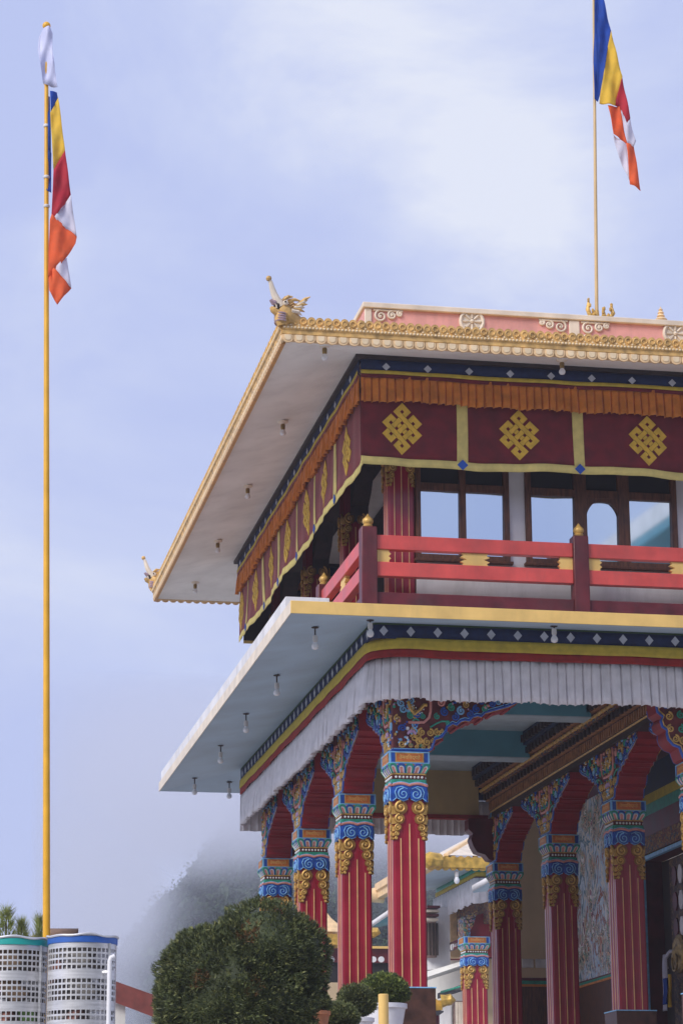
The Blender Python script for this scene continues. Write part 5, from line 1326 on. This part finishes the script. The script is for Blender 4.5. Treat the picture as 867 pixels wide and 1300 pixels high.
# ------------------------------------------------------------------ air: even haze, and the cloud sitting on the hill
def volume(name, dens, color, aniso=.55):
    m = bpy.data.materials.new(name); m.use_nodes = True; nt = m.node_tree
    for n in list(nt.nodes):
        if n.type == 'BSDF_PRINCIPLED': nt.nodes.remove(n)
    out = [n for n in nt.nodes if n.type == 'OUTPUT_MATERIAL'][0]
    v = nt.nodes.new('ShaderNodeVolumePrincipled'); v.inputs['Color'].default_value = (*color, 1); v.inputs['Density'].default_value = dens; v.inputs['Anisotropy'].default_value = aniso
    nt.links.new(v.outputs[0], out.inputs['Volume'])
    return m, v
USE_HAZE, USE_MIST = True, True
if USE_HAZE:
    hm_, _ = volume('air_haze', .0008, (.90, .92, 1.0))
    mb = MB(); mb.box(-305, 405, -255, 455, -6, 46)
    kind(mb.build('haze', hm_, None, smooth=False), 'stuff')
if USE_MIST:
    # low cloud: denser with height and to the left, ragged by noise
    mm, v = volume('mist_volume', .02, (.96, .965, 1.0))
    nt = mm.node_tree; N = nt.nodes; LK = nt.links
    geo = N.new('ShaderNodeNewGeometry'); sp_ = N.new('ShaderNodeSeparateXYZ'); LK.new(geo.outputs['Position'], sp_.inputs[0])
    no = N.new('ShaderNodeTexNoise'); no.inputs['Scale'].default_value = .095; no.inputs['Detail'].default_value = 3; LK.new(geo.outputs['Position'], no.inputs['Vector'])
    def mth(op, a, b=None, c=None):
        n = N.new('ShaderNodeMath'); n.operation = op
        for i, x in enumerate((a, b, c)):
            if x is None: continue
            if isinstance(x, (int, float)): n.inputs[i].default_value = x
            else: LK.new(x, n.inputs[i])
        return n.outputs[0]
    hgt = mth('DIVIDE', mth('ADD', sp_.outputs['Z'], mth('MULTIPLY_ADD', sp_.outputs['Y'], -.124, -1.6-.124*30)), 2.6)               # rises with height
    lft = mth('DIVIDE', mth('SUBTRACT', mth('MULTIPLY_ADD', sp_.outputs['Y'], .121, .121*30-6.5), sp_.outputs['X']), 3.6)                # and to the left
    nz = mth('MULTIPLY_ADD', no.outputs['Fac'], 5.5, -2.95)
    tot = mth('ADD', mth('MAXIMUM', hgt, lft), nz)
    def clamp01(q): return mth('MINIMUM', mth('MAXIMUM', q, 0.), 1.)
    ridge = mth('MULTIPLY_ADD', sp_.outputs['Y'], .21, 1.6+.21*30)
    top_ = mth('MULTIPLY', clamp01(mth('DIVIDE', mth('SUBTRACT', ridge, sp_.outputs['Z']), 9.)), clamp01(mth('DIVIDE', mth('SUBTRACT', sp_.outputs['X'], mth('MULTIPLY_ADD', sp_.outputs['Y'], .062, .062*30-6.5)), 6.)))
    cl = mth('MULTIPLY', mth('MINIMUM', mth('MAXIMUM', tot, 0.), 2.), top_)
    LK.new(mth('MULTIPLY', cl, .075), v.inputs['Density'])
    mb = MB(); mb.box(-70, 120, 82, 134, -2, 45.5)
    kind(mb.build('mist', mm, None, smooth=False), 'stuff')

# ------------------------------------------------------------------ sky and light
SUN = Vector((-.68, -.46, .64)).normalized()
wd = bpy.data.worlds.new('World'); sc.world = wd; wd.use_nodes = True
nt = wd.node_tree; N = nt.nodes; LK = nt.links; N.clear()
out = N.new('ShaderNodeOutputWorld'); bg = N.new('ShaderNodeBackground'); LK.new(bg.outputs[0], out.inputs[0]); bg.inputs['Strength'].default_value = .1
sky = N.new('ShaderNodeTexSky'); sky.sky_type = 'NISHITA'; sky.sun_disc = False; sky.sun_elevation = math.asin(SUN.z); sky.sun_rotation = math.atan2(SUN.x, SUN.y); sky.air_density = 1.2; sky.dust_density = 2
tc = N.new('ShaderNodeTexCoord')
mp = N.new('ShaderNodeMapping'); LK.new(tc.outputs['Generated'], mp.inputs[0]); mp.inputs['Scale'].default_value = (1, 1, 1.5); mp.inputs['Location'].default_value = (.37, 1.1, .2)
n1 = N.new('ShaderNodeTexNoise'); n1.inputs['Scale'].default_value = 5.; n1.inputs['Detail'].default_value = 7; n1.inputs['Roughness'].default_value = .6; n1.inputs['Distortion'].default_value = .5; LK.new(mp.outputs[0], n1.inputs['Vector'])
def dirpx(x, y): return (fw*FPX+rt*(x-W0/2)-up*(y-H0/2)).normalized()
def mth(op, a, b=None, c=None):
    n = N.new('ShaderNodeMath'); n.operation = op
    for i, x in enumerate((a, b, c)):
        if x is None: continue
        if isinstance(x, (int, float)): n.inputs[i].default_value = x
        else: LK.new(x, n.inputs[i])
    return n.outputs[0]
acc = mth('MULTIPLY_ADD', n1.outputs['Fac'], 2.1, -.86)
for (x, y, wdt, amt) in ((540, 70, .07, .42), (670, 300, .04, .36), (620, 220, .04, .26), (320, 30, .05, .3), (470, 130, .045, .3), (370, 300, .06, -.3), (860, 200, .05, -.05), (40, 300, .07, -.05)):
    d = dirpx(x, y); dp = N.new('ShaderNodeVectorMath'); dp.operation = 'DISTANCE'; LK.new(tc.outputs['Generated'], dp.inputs[0]); dp.inputs[1].default_value = d
    g = mth('SUBTRACT', 1., mth('DIVIDE', dp.outputs['Value'], wdt*1.5)); g = mth('MAXIMUM', g, 0.); g = mth('SMOOTH_MIN', g, 1., .1)
    acc = mth('ADD', acc, mth('MULTIPLY', mth('MULTIPLY', g, amt), mth('MULTIPLY_ADD', n1.outputs['Fac'], 2.8, -.4)))
ra = N.new('ShaderNodeValToRGB'); LK.new(acc, ra.inputs[0])
e = ra.color_ramp.elements
e[0].position = .08; e[0].color = (.47, .535, .825, 1)
e[1].position = .95; e[1].color = (.74, .775, .89, 1)
x = e.new(.42); x.color = (.55, .61, .85, 1)
sc10 = N.new('ShaderNodeVectorMath'); sc10.operation = 'SCALE'; LK.new(ra.outputs[0], sc10.inputs[0]); sc10.inputs['Scale'].default_value = 10.
mx = N.new('ShaderNodeMix'); mx.data_type = 'RGBA'; mx.inputs['Factor'].default_value = .93; LK.new(sky.outputs[0], mx.inputs[6]); LK.new(sc10.outputs[0], mx.inputs[7]); LK.new(mx.outputs[2], bg.inputs['Color'])
sl = bpy.data.lights.new('sun', 'SUN'); sl.energy = 2.7; sl.angle = R(26); sl.color = (1., .95, .88)
so = bpy.data.objects.new('sun', sl); col.objects.link(so); so.rotation_euler = SUN.to_track_quat('Z', 'Y').to_euler(); so.location = SUN*60

vs_ = sc.view_settings; vs_.view_transform = 'Standard'; vs_.look = 'None'; vs_.exposure = .16; vs_.gamma = 1.; vs_.use_curve_mapping = False
sc.cycles.use_denoising = True
sc.cycles.volume_bounces = 4; sc.cycles.max_bounces = 8; sc.cycles.volume_step_rate = 4; sc.cycles.volume_max_steps = 64
